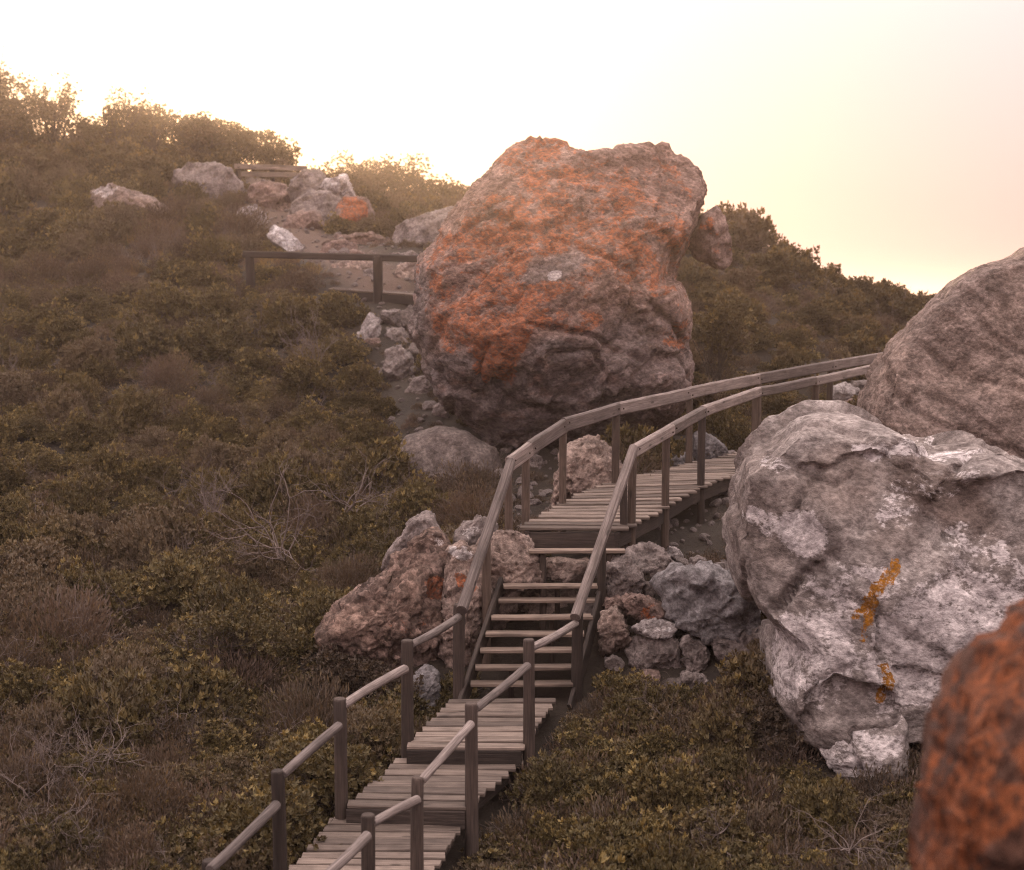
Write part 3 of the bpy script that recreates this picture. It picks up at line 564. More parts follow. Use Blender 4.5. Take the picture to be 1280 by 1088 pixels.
for i, (x_, y_, rx, ry, D) in enumerate([(772,738,12,9,17.0),(812,738,12,9,16.7),(838,752,11,10,16.5),(848,776,11,9,16.2),(775,775,10,9,16.5),(836,800,12,8,16.0),(870,800,14,10,16.1),(775,800,9,12,16.2),(815,760,12,8,16.5),(858,830,11,9,15.9),(905,824,14,10,15.9),(815,848,16,8,15.7),(770,832,13,9,15.9),(845,858,14,7,15.5)]):
    rock('pile_stone', 'small brown stone filling the joints of the pile beside the stairs', 'rock', blob(x_, y_, rx, ry, rgp), D, 0.2, 0.25, 4, M[('grey', 'darkgrey', 'darkgrey', 'pink')[i % 4]], 730 + i, n=3, facets=9, rough=0.05, group='joint stones of the pile beside the stairs', foot=False)
# -- the rocky path up to the ridge
for i, (nm, lab, pl, D, t, mt, mk) in enumerate([
    ('mound_rock', 'wide grey domed rock below the ridge bushes beside the dirt path', [(206,232),(214,211),(235,201),(262,203),(285,212),(303,233),(300,252),(250,258),(212,250)], 42.5, 0.7, 'grey', None),
    ('low_rock', 'low rock with a white blotch lying in the hillside scrub', [(84,256),(100,240),(130,230),(152,236),(180,244),(208,262),(205,280),(130,282),(90,272)], 40.0, 0.6, 'brown', {'lw': [(130,240,22,8,0,0.8)]}),
    ('small_rock', 'white faced stone on the edge of the dirt path', [(290,276),(297,262),(312,257),(328,264),(333,278),(312,286)], 40.0, 0.4, 'pale', None),
    ('slanted_slab', 'long white slab slanting down above the landing rail', [(330,290),(338,282),(352,285),(370,299),(384,316),(362,322),(345,312)], 37.0, 0.4, 'pale', {'lw': [(358,298,25,12,40,0.5)]}),
    ('peak_rock', 'grey peaked rock at the head of the dirt path', [(352,252),(362,228),(378,213),(394,209),(408,224),(414,246),(390,258)], 42.5, 0.6, 'grey', None),
    ('capped_slab', 'white topped double slab leaning on the peaked rock', [(400,236),(406,224),(432,218),(437,230),(443,246),(422,252),(404,248)], 41.8, 0.5, 'pale', {'lw': [(425,230,25,15,0,0.5)]}),
    ('dark_rock', 'big shaded mauve rock in front of the peaked rock', [(356,275),(366,250),(384,240),(410,240),(428,256),(432,285),(410,300),(372,296)], 40.8, 0.6, 'grey', None),
    ('orange_block', 'square orange stained block above the landing rail', [(418,280),(420,256),(432,245),(458,246),(465,268),(462,296),(430,302)], 40.0, 0.55, 'pink', {'lo': [(443,265,22,22,0,0.7)]}),
    ('ridge_rock', 'broad mauve rock outcrop between the ridge thicket and the orange boulder', [(486,300),(492,280),(520,273),(545,266),(572,262),(590,280),(580,320),(530,325),(492,318)], 36.5, 0.8, 'grey', None),
    ('path_stone', 'pink stone lying on the dirt path above the landing', [(395,318),(404,304),(430,300),(446,308),(440,322)], 36.0, 0.35, 'pink', None),
    ('path_stone', 'long pale pink stone forming the step just above the landing', [(408,345),(416,330),(445,324),(474,328),(484,342),(470,352),(420,354)], 34.0, 0.4, 'tan', None),
    ('path_stone', 'rounded pink stone between landing post and the orange boulder', [(480,358),(484,342),(500,336),(518,344),(524,358),(505,366)], 33.6, 0.4, 'pink', None),
    ('path_stone', 'flat stone at the back edge of the landing deck', [(408,366),(412,352),(440,350),(464,354),(466,366)], 33.4, 0.35, 'tan', None),
    ('path_stone', 'small square stone beside the rounded pink stone on the landing', [(452,352),(454,338),(466,336),(472,350)], 33.2, 0.25, 'grey', None),
    ('path_stone', 'grey stone below the mauve outcrop behind the landing rail', [(484,334),(490,318),(515,314),(530,324),(526,338)], 35.0, 0.4, 'grey', None),
    ('path_stone', 'brown stone half way up the dirt path', [(352,292),(362,278),(384,280),(392,296),(372,304)], 40.0, 0.4, 'pink', None),
    ('path_rock', 'large warm brown rock bedded in the dirt path under the ridge rails', [(300,258),(312,232),(335,224),(358,232),(366,256),(340,272)], 42.6, 0.5, 'pink', None),
    ('path_rock', 'brown rock ledge between the white slanting slab and the dirt path', [(345,300),(360,268),(392,262),(405,282),(398,306),(370,316)], 39.6, 0.5, 'pink', None),
    ('path_rock', 'wide rusty ledge stone under the orange stained block', [(420,322),(432,296),(465,290),(492,300),(498,322),(460,332)], 37.6, 0.5, 'cong', None),
    ('path_rock', 'warm brown slab stepping down to the back of the landing', [(404,340),(412,320),(440,312),(462,322),(458,340)], 35.2, 0.45, 'pink', None),
    ('path_rock', 'brown boulder wedged between the landing and the orange boulder', [(492,352),(498,330),(520,322),(540,335),(542,356),(515,366)], 33.2, 0.45, 'tan', None),
    ('path_stone', 'low reddish stone right below the orange stained block', [(395,304),(420,292),(455,298),(470,312),(440,318)], 38.5, 0.4, 'pink', None)]):
    rock(nm, lab, 'rock', pl, D, t, t * 1.2, 5, M[mt], 140 + i, blocky=0.055, n=2.9, facets=9, rough=0.045, masks=mk)
# -- stones beyond the far end of the walkway
for i, (lab, pl, D, mt) in enumerate([
    ('large pinkish rock seen beneath the far handrails', [(966,540),(970,505),(990,492),(1025,486),(1062,494),(1075,520),(1070,545)], 30.0, 'pink'),
    ('white stone beyond the last handrail posts', [(1040,500),(1046,484),(1060,478),(1076,488),(1082,502),(1060,508)], 29.0, 'pale'),
    ('rust stained stone under the white stone beyond the handrail posts', [(1046,525),(1052,506),(1072,498),(1086,508),(1088,526)], 28.6, 'pink'),
    ('grey stone against the foot of the brown boulder beyond the handrails', [(1062,492),(1070,478),(1086,476),(1094,490),(1084,500)], 29.6, 'grey')]):
    rock('far_stone', lab, 'rock', pl, D, 0.5, 0.5, 5, M[mt], 170 + i, n=2.7, facets=8, masks={'lo': [(1070,515,20,15,0,0.6)]} if i == 2 else None)

# ------------------------------------------------------------------ timber
def align(o, a, b, axis, up=Vector((0, 0, 1))):
    """place o so that its local axis ('X' or 'Z') runs from a to b"""
    d = (b - a).normalized()
    if axis == 'X':
        y = up.cross(d).normalized(); z = d.cross(y); m = Matrix((d, y, z)).transposed()
    else:
        m = d.to_track_quat('Z', 'Y').to_matrix()
    base = o.parent.location if o.parent else Vector((0, 0, 0))
    o.matrix_basis = Matrix.Translation(a - base) @ m.to_4x4()
def pole(name, a, b, r0, r1, mat, parent, seed, sides=14, bend=0.012):
    rg = random.Random(seed); L = (b - a).length; rings = max(5, int(L / 0.16)); vs_, fs = [], []
    bx, by = rg.uniform(-bend, bend), rg.uniform(-bend, bend); ph = rg.uniform(0, 6); ov = rg.uniform(-0.06, 0.06)
    prof = [(0, 0.82), (0.012, 1.0)] + [((i + 1) / rings * 0.98 + 0.01, 1.0) for i in range(rings - 1)] + [(1 - 0.02 / max(L, 0.3), 1.0), (1 - 0.006 / max(L, .3), 0.94), (1.0, 0.80)]
    for t, s in prof:
        r = (r0 + (r1 - r0) * t) * s * (1 + 0.03 * math.sin(5 * t + ph)); cx_, cy_ = bx * math.sin(math.pi * t), by * math.sin(math.pi * t)
        for j in range(sides):
            q = 2 * math.pi * j / sides; rr = r * (1 + ov * math.cos(2 * q + ph) + rg.uniform(-0.018, 0.018))
            vs_.append((cx_ + rr * math.cos(q), cy_ + rr * math.sin(q), t * L))
    m = len(prof)
    for i in range(m - 1):
        for j in range(sides):
            fs.append((i * sides + j, i * sides + (j + 1) % sides, (i + 1) * sides + (j + 1) % sides, (i + 1) * sides + j))
    fs.append(tuple(range(sides))[::-1]); fs.append(tuple((m - 1) * sides + j for j in range(sides)))
    o = mesh_obj(name, vs_, fs, mat, parent, smooth=True)
    for p_ in o.data.polygons:
        if len(p_.vertices) > 4: p_.use_smooth = False
    align(o, a, b, 'Z'); return o
def board(name, a, b, w, t, mat, parent, seed, up=Vector((0, 0, 1)), bev=0.007, warp=0.004, taper=0.0):
    """a bevelled, slightly uneven board from a to b: w across (local Y), t thick (local Z)"""
    rg = random.Random(seed); L = (b - a).length; seg = max(3, int(L / 0.22)); vs_, fs = [], []
    ph = rg.uniform(0, 6); wy = rg.uniform(-warp, warp); wz = rg.uniform(-warp, warp)
    for i in range(seg + 1):
        x = L * i / seg; s = 1 - taper * i / seg
        hw, ht = w / 2 * s * (1 + rg.uniform(-0.02, 0.02)), t / 2 * (1 + rg.uniform(-0.03, 0.03)); c = min(bev, ht * 0.6)
        oy, oz = wy * math.sin(3 * i / seg + ph) , wz * math.sin(4 * i / seg + ph)
        k = rg.uniform(-0.006, 0.006) if i in (0, seg) else 0
        for yy, zz in ((-hw, -ht + c), (-hw + c, -ht), (hw - c, -ht), (hw, -ht + c), (hw, ht - c), (hw - c, ht), (-hw + c, ht), (-hw, ht - c)):
            vs_.append((x + k * (1 if yy > 0 else -1), yy + oy, zz + oz))
    for i in range(seg):
        for j in range(8): fs.append((i * 8 + j, (i + 1) * 8 + j, (i + 1) * 8 + (j + 1) % 8, i * 8 + (j + 1) % 8))
    fs.append(tuple(range(8))); fs.append(tuple(seg * 8 + j for j in range(8))[::-1])
    o = mesh_obj(name, vs_, fs, mat, parent); align(o, a, b, 'X', up); return o
def lerp_edge(E, t):
    n_ = len(E) - 1; s = min(int(t * n_), n_ - 1); return E[s].lerp(E[s + 1], t * n_ - s)
DECKS = []
def deck(th, Lp, Rp, count, thick=0.036, seed=0, gap=0.018, jit=0.035):
    rg = random.Random(seed); DECKS.append([a.lerp(b, 0.5) for a, b in zip(Lp, Rp)])
    if len(Lp) > 2:                        # even spacing along a bent deck
        cl = [0]
        for a, b in zip(Lp[:-1], Lp[1:]): cl.append(cl[-1] + (b - a).length)
        par = lambda t: np.interp(t * cl[-1], cl, np.linspace(0, 1, len(cl)))
    else: par = lambda t: t
    for i in range(count):
        t0, t1 = par(i / count), par((i + 1) / count); l = lerp_edge(Lp, (t0 + t1) / 2); r = lerp_edge(Rp, (t0 + t1) / 2)
        dl = (lerp_edge(Lp, t1) - lerp_edge(Lp, t0)); dr = lerp_edge(Rp, t1) - lerp_edge(Rp, t0)
        d = (r - l).normalized(); per = min(abs((dl - d * dl.dot(d)).length), abs((dr - d * dr.dot(d)).length) * 1.05)
        w = per - gap * rg.uniform(0.6, 2.2)
        a = l - d * rg.uniform(0, jit); b = r + d * rg.uniform(0, jit * 0.7); z = -thick / 2 + rg.uniform(-0.006, 0.006)
        tw = rg.uniform(-0.012, 0.012)
        board('plank', a + Vector((0, tw / 2, z)), b + Vector((0, -tw / 2, z)), w, thick, M['plank'], th, seed * 100 + i, warp=0.006)
    return th

# lower stepped platforms
plats = [('topmost stepped boardwalk platform at the foot of the open stairs', Z1, (566,873),(688,873),(508,934),(652,934), 10),
         ('middle stepped boardwalk platform one step below the stairs landing', Z2, (509,941),(656,941),(433,1007),(582,1010), 9),
         ('lowest stepped boardwalk platform below the two other steps', Z3, (424,1016),(585,1018),(345,1108),(528,1108), 11)]
for i, (lab, z, bl, br, fl, fr, cnt) in enumerate(plats):
    BL, BR, FL, FR = [PZ(*q, z) for q in (bl, br, fl, fr)]
    if i < 2: BR = BR + (BR - BL).normalized() * 0.06
    th = thing('boardwalk_platform', ((FL.x + FR.x) / 2, (FL.y + BL.y) / 2, z - 0.3), lab, 'boardwalk')
    deck(th, [FL, BL], [FR, BR], cnt, seed=10 + i)
    dn = Vector((0, 0.03, -0.036 - 0.085))
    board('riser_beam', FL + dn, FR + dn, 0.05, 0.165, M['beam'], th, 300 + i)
    for e, (q0, q1) in enumerate(((FL, BL), (FR, BR))):
        off = (FR - FL).normalized() * (0.09 if e == 0 else -0.09) + Vector((0, 0, -0.036 - 0.075))
        dv = (q1 - q0).normalized()
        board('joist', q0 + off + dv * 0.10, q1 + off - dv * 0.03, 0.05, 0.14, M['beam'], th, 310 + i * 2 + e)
# open stairs
ys = [855, 834.5, 813, 792.5, 771.5, 750.5, 732.5]
xl = [588, 594, 600, 607, 614, 623, 629]; xr = [716, 721, 726, 731, 741, 746, 749]
st = thing('open_stairs', (PZ(650, 872, Z1)), 'steep open timber stairs with thin treads climbing between rocks', 'stairs')
TL, TR = [], []
for i in range(7):
    z = Z1 + 0.13 + 0.147 * i; a = PZ(xl[i], ys[i], z); b = PZ(xr[i], ys[i] + 1.5, z); b.y = a.y + 0.02
    a.z = b.z = z; TL.append(a); TR.append(b)
    back = Vector((0, 0.075, -0.02)); board('tread', a + back, b + back, 0.17, 0.038, M['tread'], st, 400 + i)
for s, T in ((-1, TL), (1, TR)):
    d = (T[6] - T[0]).normalized(); off = Vector((s * 0.005, 0.10, -0.09))
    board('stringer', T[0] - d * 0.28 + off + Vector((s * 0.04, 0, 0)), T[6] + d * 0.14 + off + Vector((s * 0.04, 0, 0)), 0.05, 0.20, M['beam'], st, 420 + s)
for px, t in ((690, 4), (681, 5), (697, 6), (640, 1), (665, 2)):
    x = P(px, ys[t], TL[t].y).x; gz = float(ground([x], [TL[t].y + 0.22], False)[0]) - 0.1
    pole('prop', Vector((x, TL[t].y + 0.16, gz)), Vector((x, TL[t].y + 0.16, TL[t].z - 0.045)), 0.035, 0.03, M['post'], st, 430 + t, sides=10)
# plank step and head beam in front of the walkway
ws = thing('plank_step', PZ(715, 688, ZU - 0.17), 'dark plank step on short props under the front edge of the walkway', 'step')
a, b = PZ(661, 688, ZU - 0.175), PZ(782, 689, ZU - 0.175); b.y = a.y
board('tread', a + Vector((0, 0.07, -0.02)), b + Vector((0, 0.07, -0.02)), 0.16, 0.04, M['tread'], ws, 440)
for px in (678, 762):
    x = P(px, 690, a.y).x; pole('prop', Vector((x, a.y + 0.07, float(ground([x], [a.y])[0]) - 0.1)), Vector((x, a.y + 0.07, a.z - 0.042)), 0.04, 0.04, M['post'], ws, 441 + px, sides=10)

# upper walkway
LE = [PD(*q) for q in ((652,661),(687,637),(729,615),(780,597),(844,583),(902,570),(965,556),(1040,541))]
RE = [PD(*q) for q in ((777,662),(827,637),(871,610),(914,594),(964,580),(1012,567),(1065,554),(1130,540))]
uw = thing('upper_walkway', (LE[0].lerp(RE[0], 0.5)) - Vector((0, 0, 0.5)), 'plank walkway curving past the orange boulder on dark beams', 'walkway')
deck(uw, LE, RE, 44, seed=20, jit=0.07, gap=0.018)
for e, E in enumerate((LE, RE)):
    for i in range(len(E) - 1):
        c = LE[i].lerp(RE[i], 0.5); c2 = LE[i + 1].lerp(RE[i + 1], 0.5); dn = Vector((0, 0, -0.036 - 0.10))
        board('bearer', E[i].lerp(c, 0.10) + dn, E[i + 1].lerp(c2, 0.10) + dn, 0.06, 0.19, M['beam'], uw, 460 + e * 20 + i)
dn = Vector((0, 0.04, -0.145)); board('front_beam', LE[0] + dn + Vector((0.05, 0, 0)), RE[0] + dn - Vector((0.05, 0, 0)), 0.05, 0.2, M['beam'], uw, 499)

# railings -------------------------------------------------------------------
def gz(x, y): return float(ground([x], [y], False)[0])
def railing(name, label, loc): return thing(name, loc, label, 'railing')
def post(th, top, D, r, mat, seed, foot=None):
    t = P(*top, D); z0 = gz(t.x, t.y) - 0.25 if foot is None else foot
    return pole('post', Vector((t.x, t.y, z0)), t, r * 1.04, r * 0.96, mat, th, seed)
def baseD(px, py, z): return PZ(px, py, z).y
# lower left
rl = railing('post_railing', 'round pole railing with stout posts on the scrub slope edge of the stepped boardwalk', PZ(509, 945, Z1))
LP = [((574,755), 15.45), ((509,800), 13.85), ((425,873), 12.6), ((347,963), 11.45), ((262,1075), 10.3)]
for i, (t, D) in enumerate(LP): post(rl, t, D, (0.063, 0.062, 0.062, 0.06, 0.06)[i], M['post'], 500 + i)
for i, (a, b, Da, Db) in enumerate([((574,771),(514,806),15.33,13.84),((507,836),(430,881),13.72,12.58),((424,907),(353,969),12.46,11.44),((346,1006),(262,1088),11.32,10.2)]):
    pole('rail', P(*a, Da), P(*b, Db), 0.043, 0.039, M['pole'], rl, 520 + i)
rr_ = railing('post_railing', 'round pole railing with stout posts beside the low bushes facing the white boulder', PZ(661, 935, Z1))
RP = [((722,765), 15.5), ((661,799), 13.75), ((589,879), 12.45), ((522,971), 11.35), ((460,1018), 10.75), ((384,1106), 10.0)]
for i, (t, D) in enumerate(RP): post(rr_, t, D, (0.066, 0.06, 0.06, 0.056, 0.057, 0.056)[i], M['post'], 540 + i)
for i, (a, b, Da, Db) in enumerate([((720,779),(666,809),15.38,13.74),((660,832),(595,886),13.62,12.43),((589,905),(527,976),12.32,11.34),((522,1000),(466,1029),11.22,10.74),((460,1044),(384,1114),10.62,9.92)]):
    pole('rail', P(*a, Da), P(*b, Db), 0.041, 0.037, M['pole'], rr_, 560 + i)
# upper left (boards on posts)
LR = [((637,571),17.45),((662,552),17.85),((705,523),18.75),((773,503),20.25),((860,485),22.1),((947,467),24.3),((1040,451),26.9),((1125,437),29.4)]
RR = [((792,557),17.55),((839,530),18.7),((879,508),20.1),((947,484),22.3),((1018,471),24.7),((1100,454),27.4),((1150,445),29.0)]
ul = railing('board_railing', 'board topped railing on slim posts between the walkway and the orange boulder', P(637, 660, 17.45))
ur = railing('board_railing', 'board topped railing on dark posts along the open drop of the walkway', P(780, 690, 17.55))
def rail_board(th, pts, hgt, wid, seed, drop=0.0):
    W_ = [P(*q, D) - Vector((0, 0, hgt / 2 + drop)) for q, D in pts]
    for i in range(len(W_) - 1):
        a, b = W_[i], W_[i + 1]; d = (b - a).normalized()
        board('rail', a - d * 0.015, b + d * (0.010 + 0.002 * i) + Vector((0, 0, random.uniform(-0.006, 0.006))), wid, hgt, M['railboard'], th, seed + i, bev=0.018, warp=0.01)
rail_board(ul, LR, 0.185, 0.085, 600)
rail_board(ur, RR, 0.15, 0.10, 620)
for i, (top, D, r, mt) in enumerate([((635,590),17.42,.05,'postlight'),((657,570),17.88,.052,'postlight'),((704,534),18.8,.052,'postlight'),((770,512),20.25,.056,'postlight'),((862,493),22.2,.055,'postlight'),((948,476),24.35,.055,'postlight'),((1038,460),26.9,.06,'postlight')]):
    post(ul, top, D, r, M[mt], 640 + i)
for i, (top, D, r, mt) in enumerate([((779,600),17.5,.05,'post'),((791,572),17.6,.052,'postlight'),((833,541),18.65,.053,'postlight'),((878,517),20.15,.056,'post'),((946,492),22.35,.072,'postlight'),((1020,479),24.8,.062,'postlight'),((1098,463),27.4,.06,'post')]):
    post(ur, top, D, r, M[mt], 660 + i)
# sloping stair rails
sl = railing('stair_rail', 'sloping stair handrail rising past the white capped boulder to the walkway', P(574, 860, 15.45))
board('rail', P(577,763,15.3), P(639,577,17.42), 0.11, 0.12, M['railboard'], sl, 680, bev=0.03)
pole('post', Vector((P(608,700,16.35).x, 16.35, gz(P(608,700,16.35).x, 16.35) - 0.2)), P(608,676,16.35), 0.05, 0.05, M['postlight'], sl, 681)
sr = railing('stair_rail', 'pale sloping stair handrail rising beside the loose stone pile', P(720, 870, 15.5))
board('rail', P(719,772,15.3), P(792,560,17.52), 0.105, 0.115, M['railboard'], sr, 683, bev=0.03)
pole('post', Vector((P(752,700,16.45).x, 16.45, gz(P(752,700,16.45).x, 16.45) - 0.2)), P(752,680,16.45), 0.055, 0.052, M['post'], sr, 684)

def bolt(par, at, r=0.013):
    """dark coach bolt head facing the walkway, a piece of the rail it holds"""
    m = par.matrix_basis.copy(); base = par.parent.location
    vs_ = [(r * math.cos(k * math.pi / 3), r * math.sin(k * math.pi / 3), z) for z in (0.0, 0.012) for k in range(6)]
    fs = [tuple(range(6))[::-1], tuple(range(6, 12))] + [(k, (k + 1) % 6, 6 + (k + 1) % 6, 6 + k) for k in range(6)]
    o = mesh_obj('bolt', vs_, fs, M['iron'], par)
    o.matrix_basis = m.inverted() @ Matrix.Translation(at - base) @ Vector((0, -1, 0.15)).to_track_quat('Z', 'Y').to_matrix().to_4x4()
for th in (ul, ur):
    for o in [c for c in th.children if c.name.startswith('rail')]:
        m = o.matrix_basis; L_ = max(v.co.x for v in o.data.vertices); nrm_ = (m.to_3x3() @ Vector((0, 1, 0)))
        s_ = -1 if nrm_.y > 0 else 1; hw = 0.0425 if th is ul else 0.05
        for u_ in (0.09, L_ - 0.09):
            bolt(o, th.location + m @ Vector((u_, s_ * (hw + 0.001), random.uniform(-0.03, 0.03))))

# upper landing with its rail, and the timber at the ridge
ZL = P(470, 364, 32.0).z
ld = thing('upper_landing', P(465, 366, 32.0) - Vector((0, 0, .3)), 'small plank landing on a dark beam below the rocky path', 'landing')
A0, A1 = P(412,361,32.0), P(517,368,31.4); B0, B1 = A0 + Vector((0, 1.0, 0.05)), A1 + Vector((0, 1.0, 0.05))
deck(ld, [A0, B0], [A1, B1], 6, seed=31)
dn = Vector((0, 0.03, -0.036 - 0.1)); board('edge_beam', A0 + dn, A1 + dn, 0.06, 0.19, M['beam'], ld, 700)
lr = railing('landing_railing', 'two post timber rail in front of the small landing on the slope', P(472, 380, 31.6))
W_ = [P(304,314,32.6), P(466,318,31.7), P(530,320,31.4)]
for i in range(2): board('rail', W_[i] - Vector((0, 0, 0.07)), W_[i + 1] - Vector((0, 0, 0.07)), 0.1, 0.15, M['beam'], lr, 710 + i, bev=0.02)
post(lr, (312,320), 32.6, 0.105, M['post'], 712); post(lr, (472,321), 31.65, 0.105, M['post'], 713)
rd = railing('ridge_railing', 'short pair of weathered rails on the ridge at the top of the dirt path', P(340, 222, 43.6))
for i, (a, b) in enumerate((((293,208),(384,211)), ((302,218),(372,219)))):
    board('rail', P(*a, 43.6), P(*b, 43.4), 0.1, 0.15, M['plank'], rd, 720 + i)
for i, x in enumerate((298, 340, 380)): post(rd, (x, 210 if x < 320 else 212), 43.68, 0.07, M['post'], 725 + i)

# ------------------------------------------------------------------ plants
def quads_leaf(base, axis, side, ln, wd, fold=0.25):
    """arrays of folded diamond leaves"""
    nrm = np.cross(axis, side); nrm /= np.linalg.norm(nrm, axis=1)[:, None] + 1e-9
    m = base + axis * (ln * 0.55)[:, None]; tip = base + axis * ln[:, None] - nrm * (ln * 0.12)[:, None]
    l = m + side * (wd / 2)[:, None] + nrm * (wd * fold)[:, None]; r = m - side * (wd / 2)[:, None] + nrm * (wd * fold)[:, None]
    v = np.stack([base, l, tip, r], 1).reshape(-1, 3); f = np.arange(len(v)).reshape(-1, 4)
    return v, f
def unit(v): return v / (np.linalg.norm(v, axis=1)[:, None] + 1e-9)
def rosettes(rg, pos, axis, leaves, ln, wd, spread=(0.5, 1.1)):
    n = len(pos); k = leaves
    a = unit(axis); t = unit(np.cross(a, rg.normal(size=(n, 3)))); b = np.cross(a, t)
    ph = (np.arange(k)[None, :] * 2.4 + rg.uniform(0, 6.3, (n, 1)))
    el = rg.uniform(spread[0], spread[1], (n, k))
    rad_ = t[:, None, :] * np.cos(ph)[..., None] + b[:, None, :] * np.sin(ph)[..., None]
    ax = a[:, None, :] * np.cos(el)[..., None] + rad_ * np.sin(el)[..., None]
    sd = np.cross(ax.reshape(-1, 3), np.repeat(a, k, 0)); sd = unit(sd + rg.normal(size=sd.shape) * 0.15)
    base = np.repeat(pos, k, 0) + (np.repeat(a, k, 0) * rg.uniform(-0.3, 0.3, (n * k, 1)) * ln)
    L = ln * rg.uniform(0.6, 1.25, n * k); Wd = wd * rg.uniform(0.7, 1.2, n * k)
    v, f = quads_leaf(base, ax.reshape(-1, 3), sd, L, Wd)
    var = np.repeat(np.repeat(rg.random(n), k), 4)
    return v, f, var
def tubes(paths, radii, sides=3):
    V, Fq, o = [], [], 0
    for pts, r in zip(paths, radii):
        pts = np.asarray(pts); n = len(pts); d = np.gradient(pts, axis=0); d = unit(d); h = np.array([0.31, 0.22, 0.92])
        u = unit(np.cross(d, h)); w = np.cross(d, u); q = np.linspace(0, 2 * math.pi, sides, endpoint=False)
        rr = np.linspace(r, r * 0.35, n)
        ring = pts[:, None, :] + rr[:, None, None] * (u[:, None, :] * np.cos(q)[None, :, None] + w[:, None, :] * np.sin(q)[None, :, None])
        V.append(ring.reshape(-1, 3))
        for i in range(n - 1):
            for j in range(sides): Fq.append((o + i * sides + j, o + i * sides + (j + 1) % sides, o + (i + 1) * sides + (j + 1) % sides, o + (i + 1) * sides + j))
        o += n * sides
    return np.concatenate(V), np.array(Fq)
def grow(rg, start, dirn, ln, steps, wob, lift=0.0):
    p = [np.array(start, float)]; d = np.array(dirn, float)
    for _ in range(steps):
        d = d + rg.normal(size=3) * wob + np.array([0, 0, lift]); d /= np.linalg.norm(d); p.append(p[-1] + d * ln / steps)
    return np.array(p)
def dome(rg, n, r, h, shell=(0.6, 1.0), lump=0.2, seed=0):
    a = rg.uniform(0, 2 * math.pi, n); e = np.arcsin(rg.uniform(0.0, 1.0, n) ** 0.9); s = rg.uniform(shell[0], shell[1], n)
    d = np.stack([np.cos(a) * np.cos(e), np.sin(a) * np.cos(e), np.sin(e)], 1)
    s = s * (1 + lump * vnoise(d * 2.3 + seed, seed))
    return d * s[:, None] * (r, r, h), d, s
def proto(name, parts):
    """mesh with leaves + twigs, linked nowhere: only the scatter uses it"""
    V, Fs, mats, mi, var, tip, o = [], [], [], [], [], [], 0
    for v, f, mat, va, ti in parts:
        if mat not in mats: mats.append(mat)
        V.append(v); Fs.append(f + o); mi.append(np.full(len(f), mats.index(mat))); o += len(v); var.append(va); tip.append(ti)
    V = np.concatenate(V); Fs = np.concatenate(Fs); mi = np.concatenate(mi)
    me = bpy.data.meshes.new(name); nf = len(Fs)
    me.vertices.add(len(V)); me.vertices.foreach_set('co', V.astype(np.float32).ravel())
    me.loops.add(nf * 4); me.loops.foreach_set('vertex_index', Fs.astype(np.int32).ravel())
    me.polygons.add(nf); me.polygons.foreach_set('loop_start', np.arange(0, nf * 4, 4, dtype=np.int32)); me.update(calc_edges=True)
    for k, arr in (('var', var), ('tipv', tip)):
        a = me.attributes.new(k, 'FLOAT', 'POINT'); a.data.foreach_set('value', np.concatenate(arr).astype(np.float32))
    for m in mats: me.materials.append(m)
    me.polygons.foreach_set('material_index', mi.astype(np.int32))
    return me
def leafy(seed, n=430, r=0.5, h=0.42, ln=0.055, wd=0.028, k=6, mat='leaf', twigs=26, lump=0.3):
    rg = np.random.default_rng(seed); pos, d, s = dome(rg, n, r, h, (0.55, 1.0), lump, seed)
    ax = unit(d + np.array([0, 0, 0.7]) + rg.normal(size=d.shape) * 0.35)
    v, f, var = rosettes(rg, pos, ax, k, ln, wd)
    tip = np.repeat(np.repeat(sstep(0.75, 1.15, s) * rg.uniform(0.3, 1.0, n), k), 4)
    paths = [grow(rg, (rg.normal() * 0.05, rg.normal() * 0.05, 0), unit(p_[None])[0], np.linalg.norm(p_), 4, 0.18) for p_ in pos[:twigs]]
    tv, tfc = tubes(paths, [0.007] * twigs)
    z = np.zeros(len(tv)); return proto('leafy_bush', [(v, f, M[mat], var, tip), (tv, tfc, M['twig' if seed % 2 else 'bark'], z, z)])
def heathy(seed, n=1000, r=0.5, h=0.4):
    rg = np.random.default_rng(seed); pos, d, s = dome(rg, n, r, h, (0.45, 1.0), 0.3, seed)
    ax = unit(d + np.array([0, 0, 0.9]) + rg.normal(size=d.shape) * 0.5)
    sd = unit(np.cross(ax, rg.normal(size=ax.shape))); L = rg.uniform(0.03, 0.075, n)
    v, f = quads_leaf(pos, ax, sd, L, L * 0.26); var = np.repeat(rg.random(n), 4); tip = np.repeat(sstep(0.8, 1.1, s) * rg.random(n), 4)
    paths = [grow(rg, (rg.normal() * 0.08, rg.normal() * 0.08, 0), unit(p_[None])[0], np.linalg.norm(p_) * rg.uniform(0.9, 1.25), 5, 0.22) for p_ in pos[:46]]
    tv, tfc = tubes(paths, [0.005] * 46); z = np.zeros(len(tv))
    return proto('heath_bush', [(v, f, M['heath'], var, tip), (tv, tfc, M['twig'], z, z)])
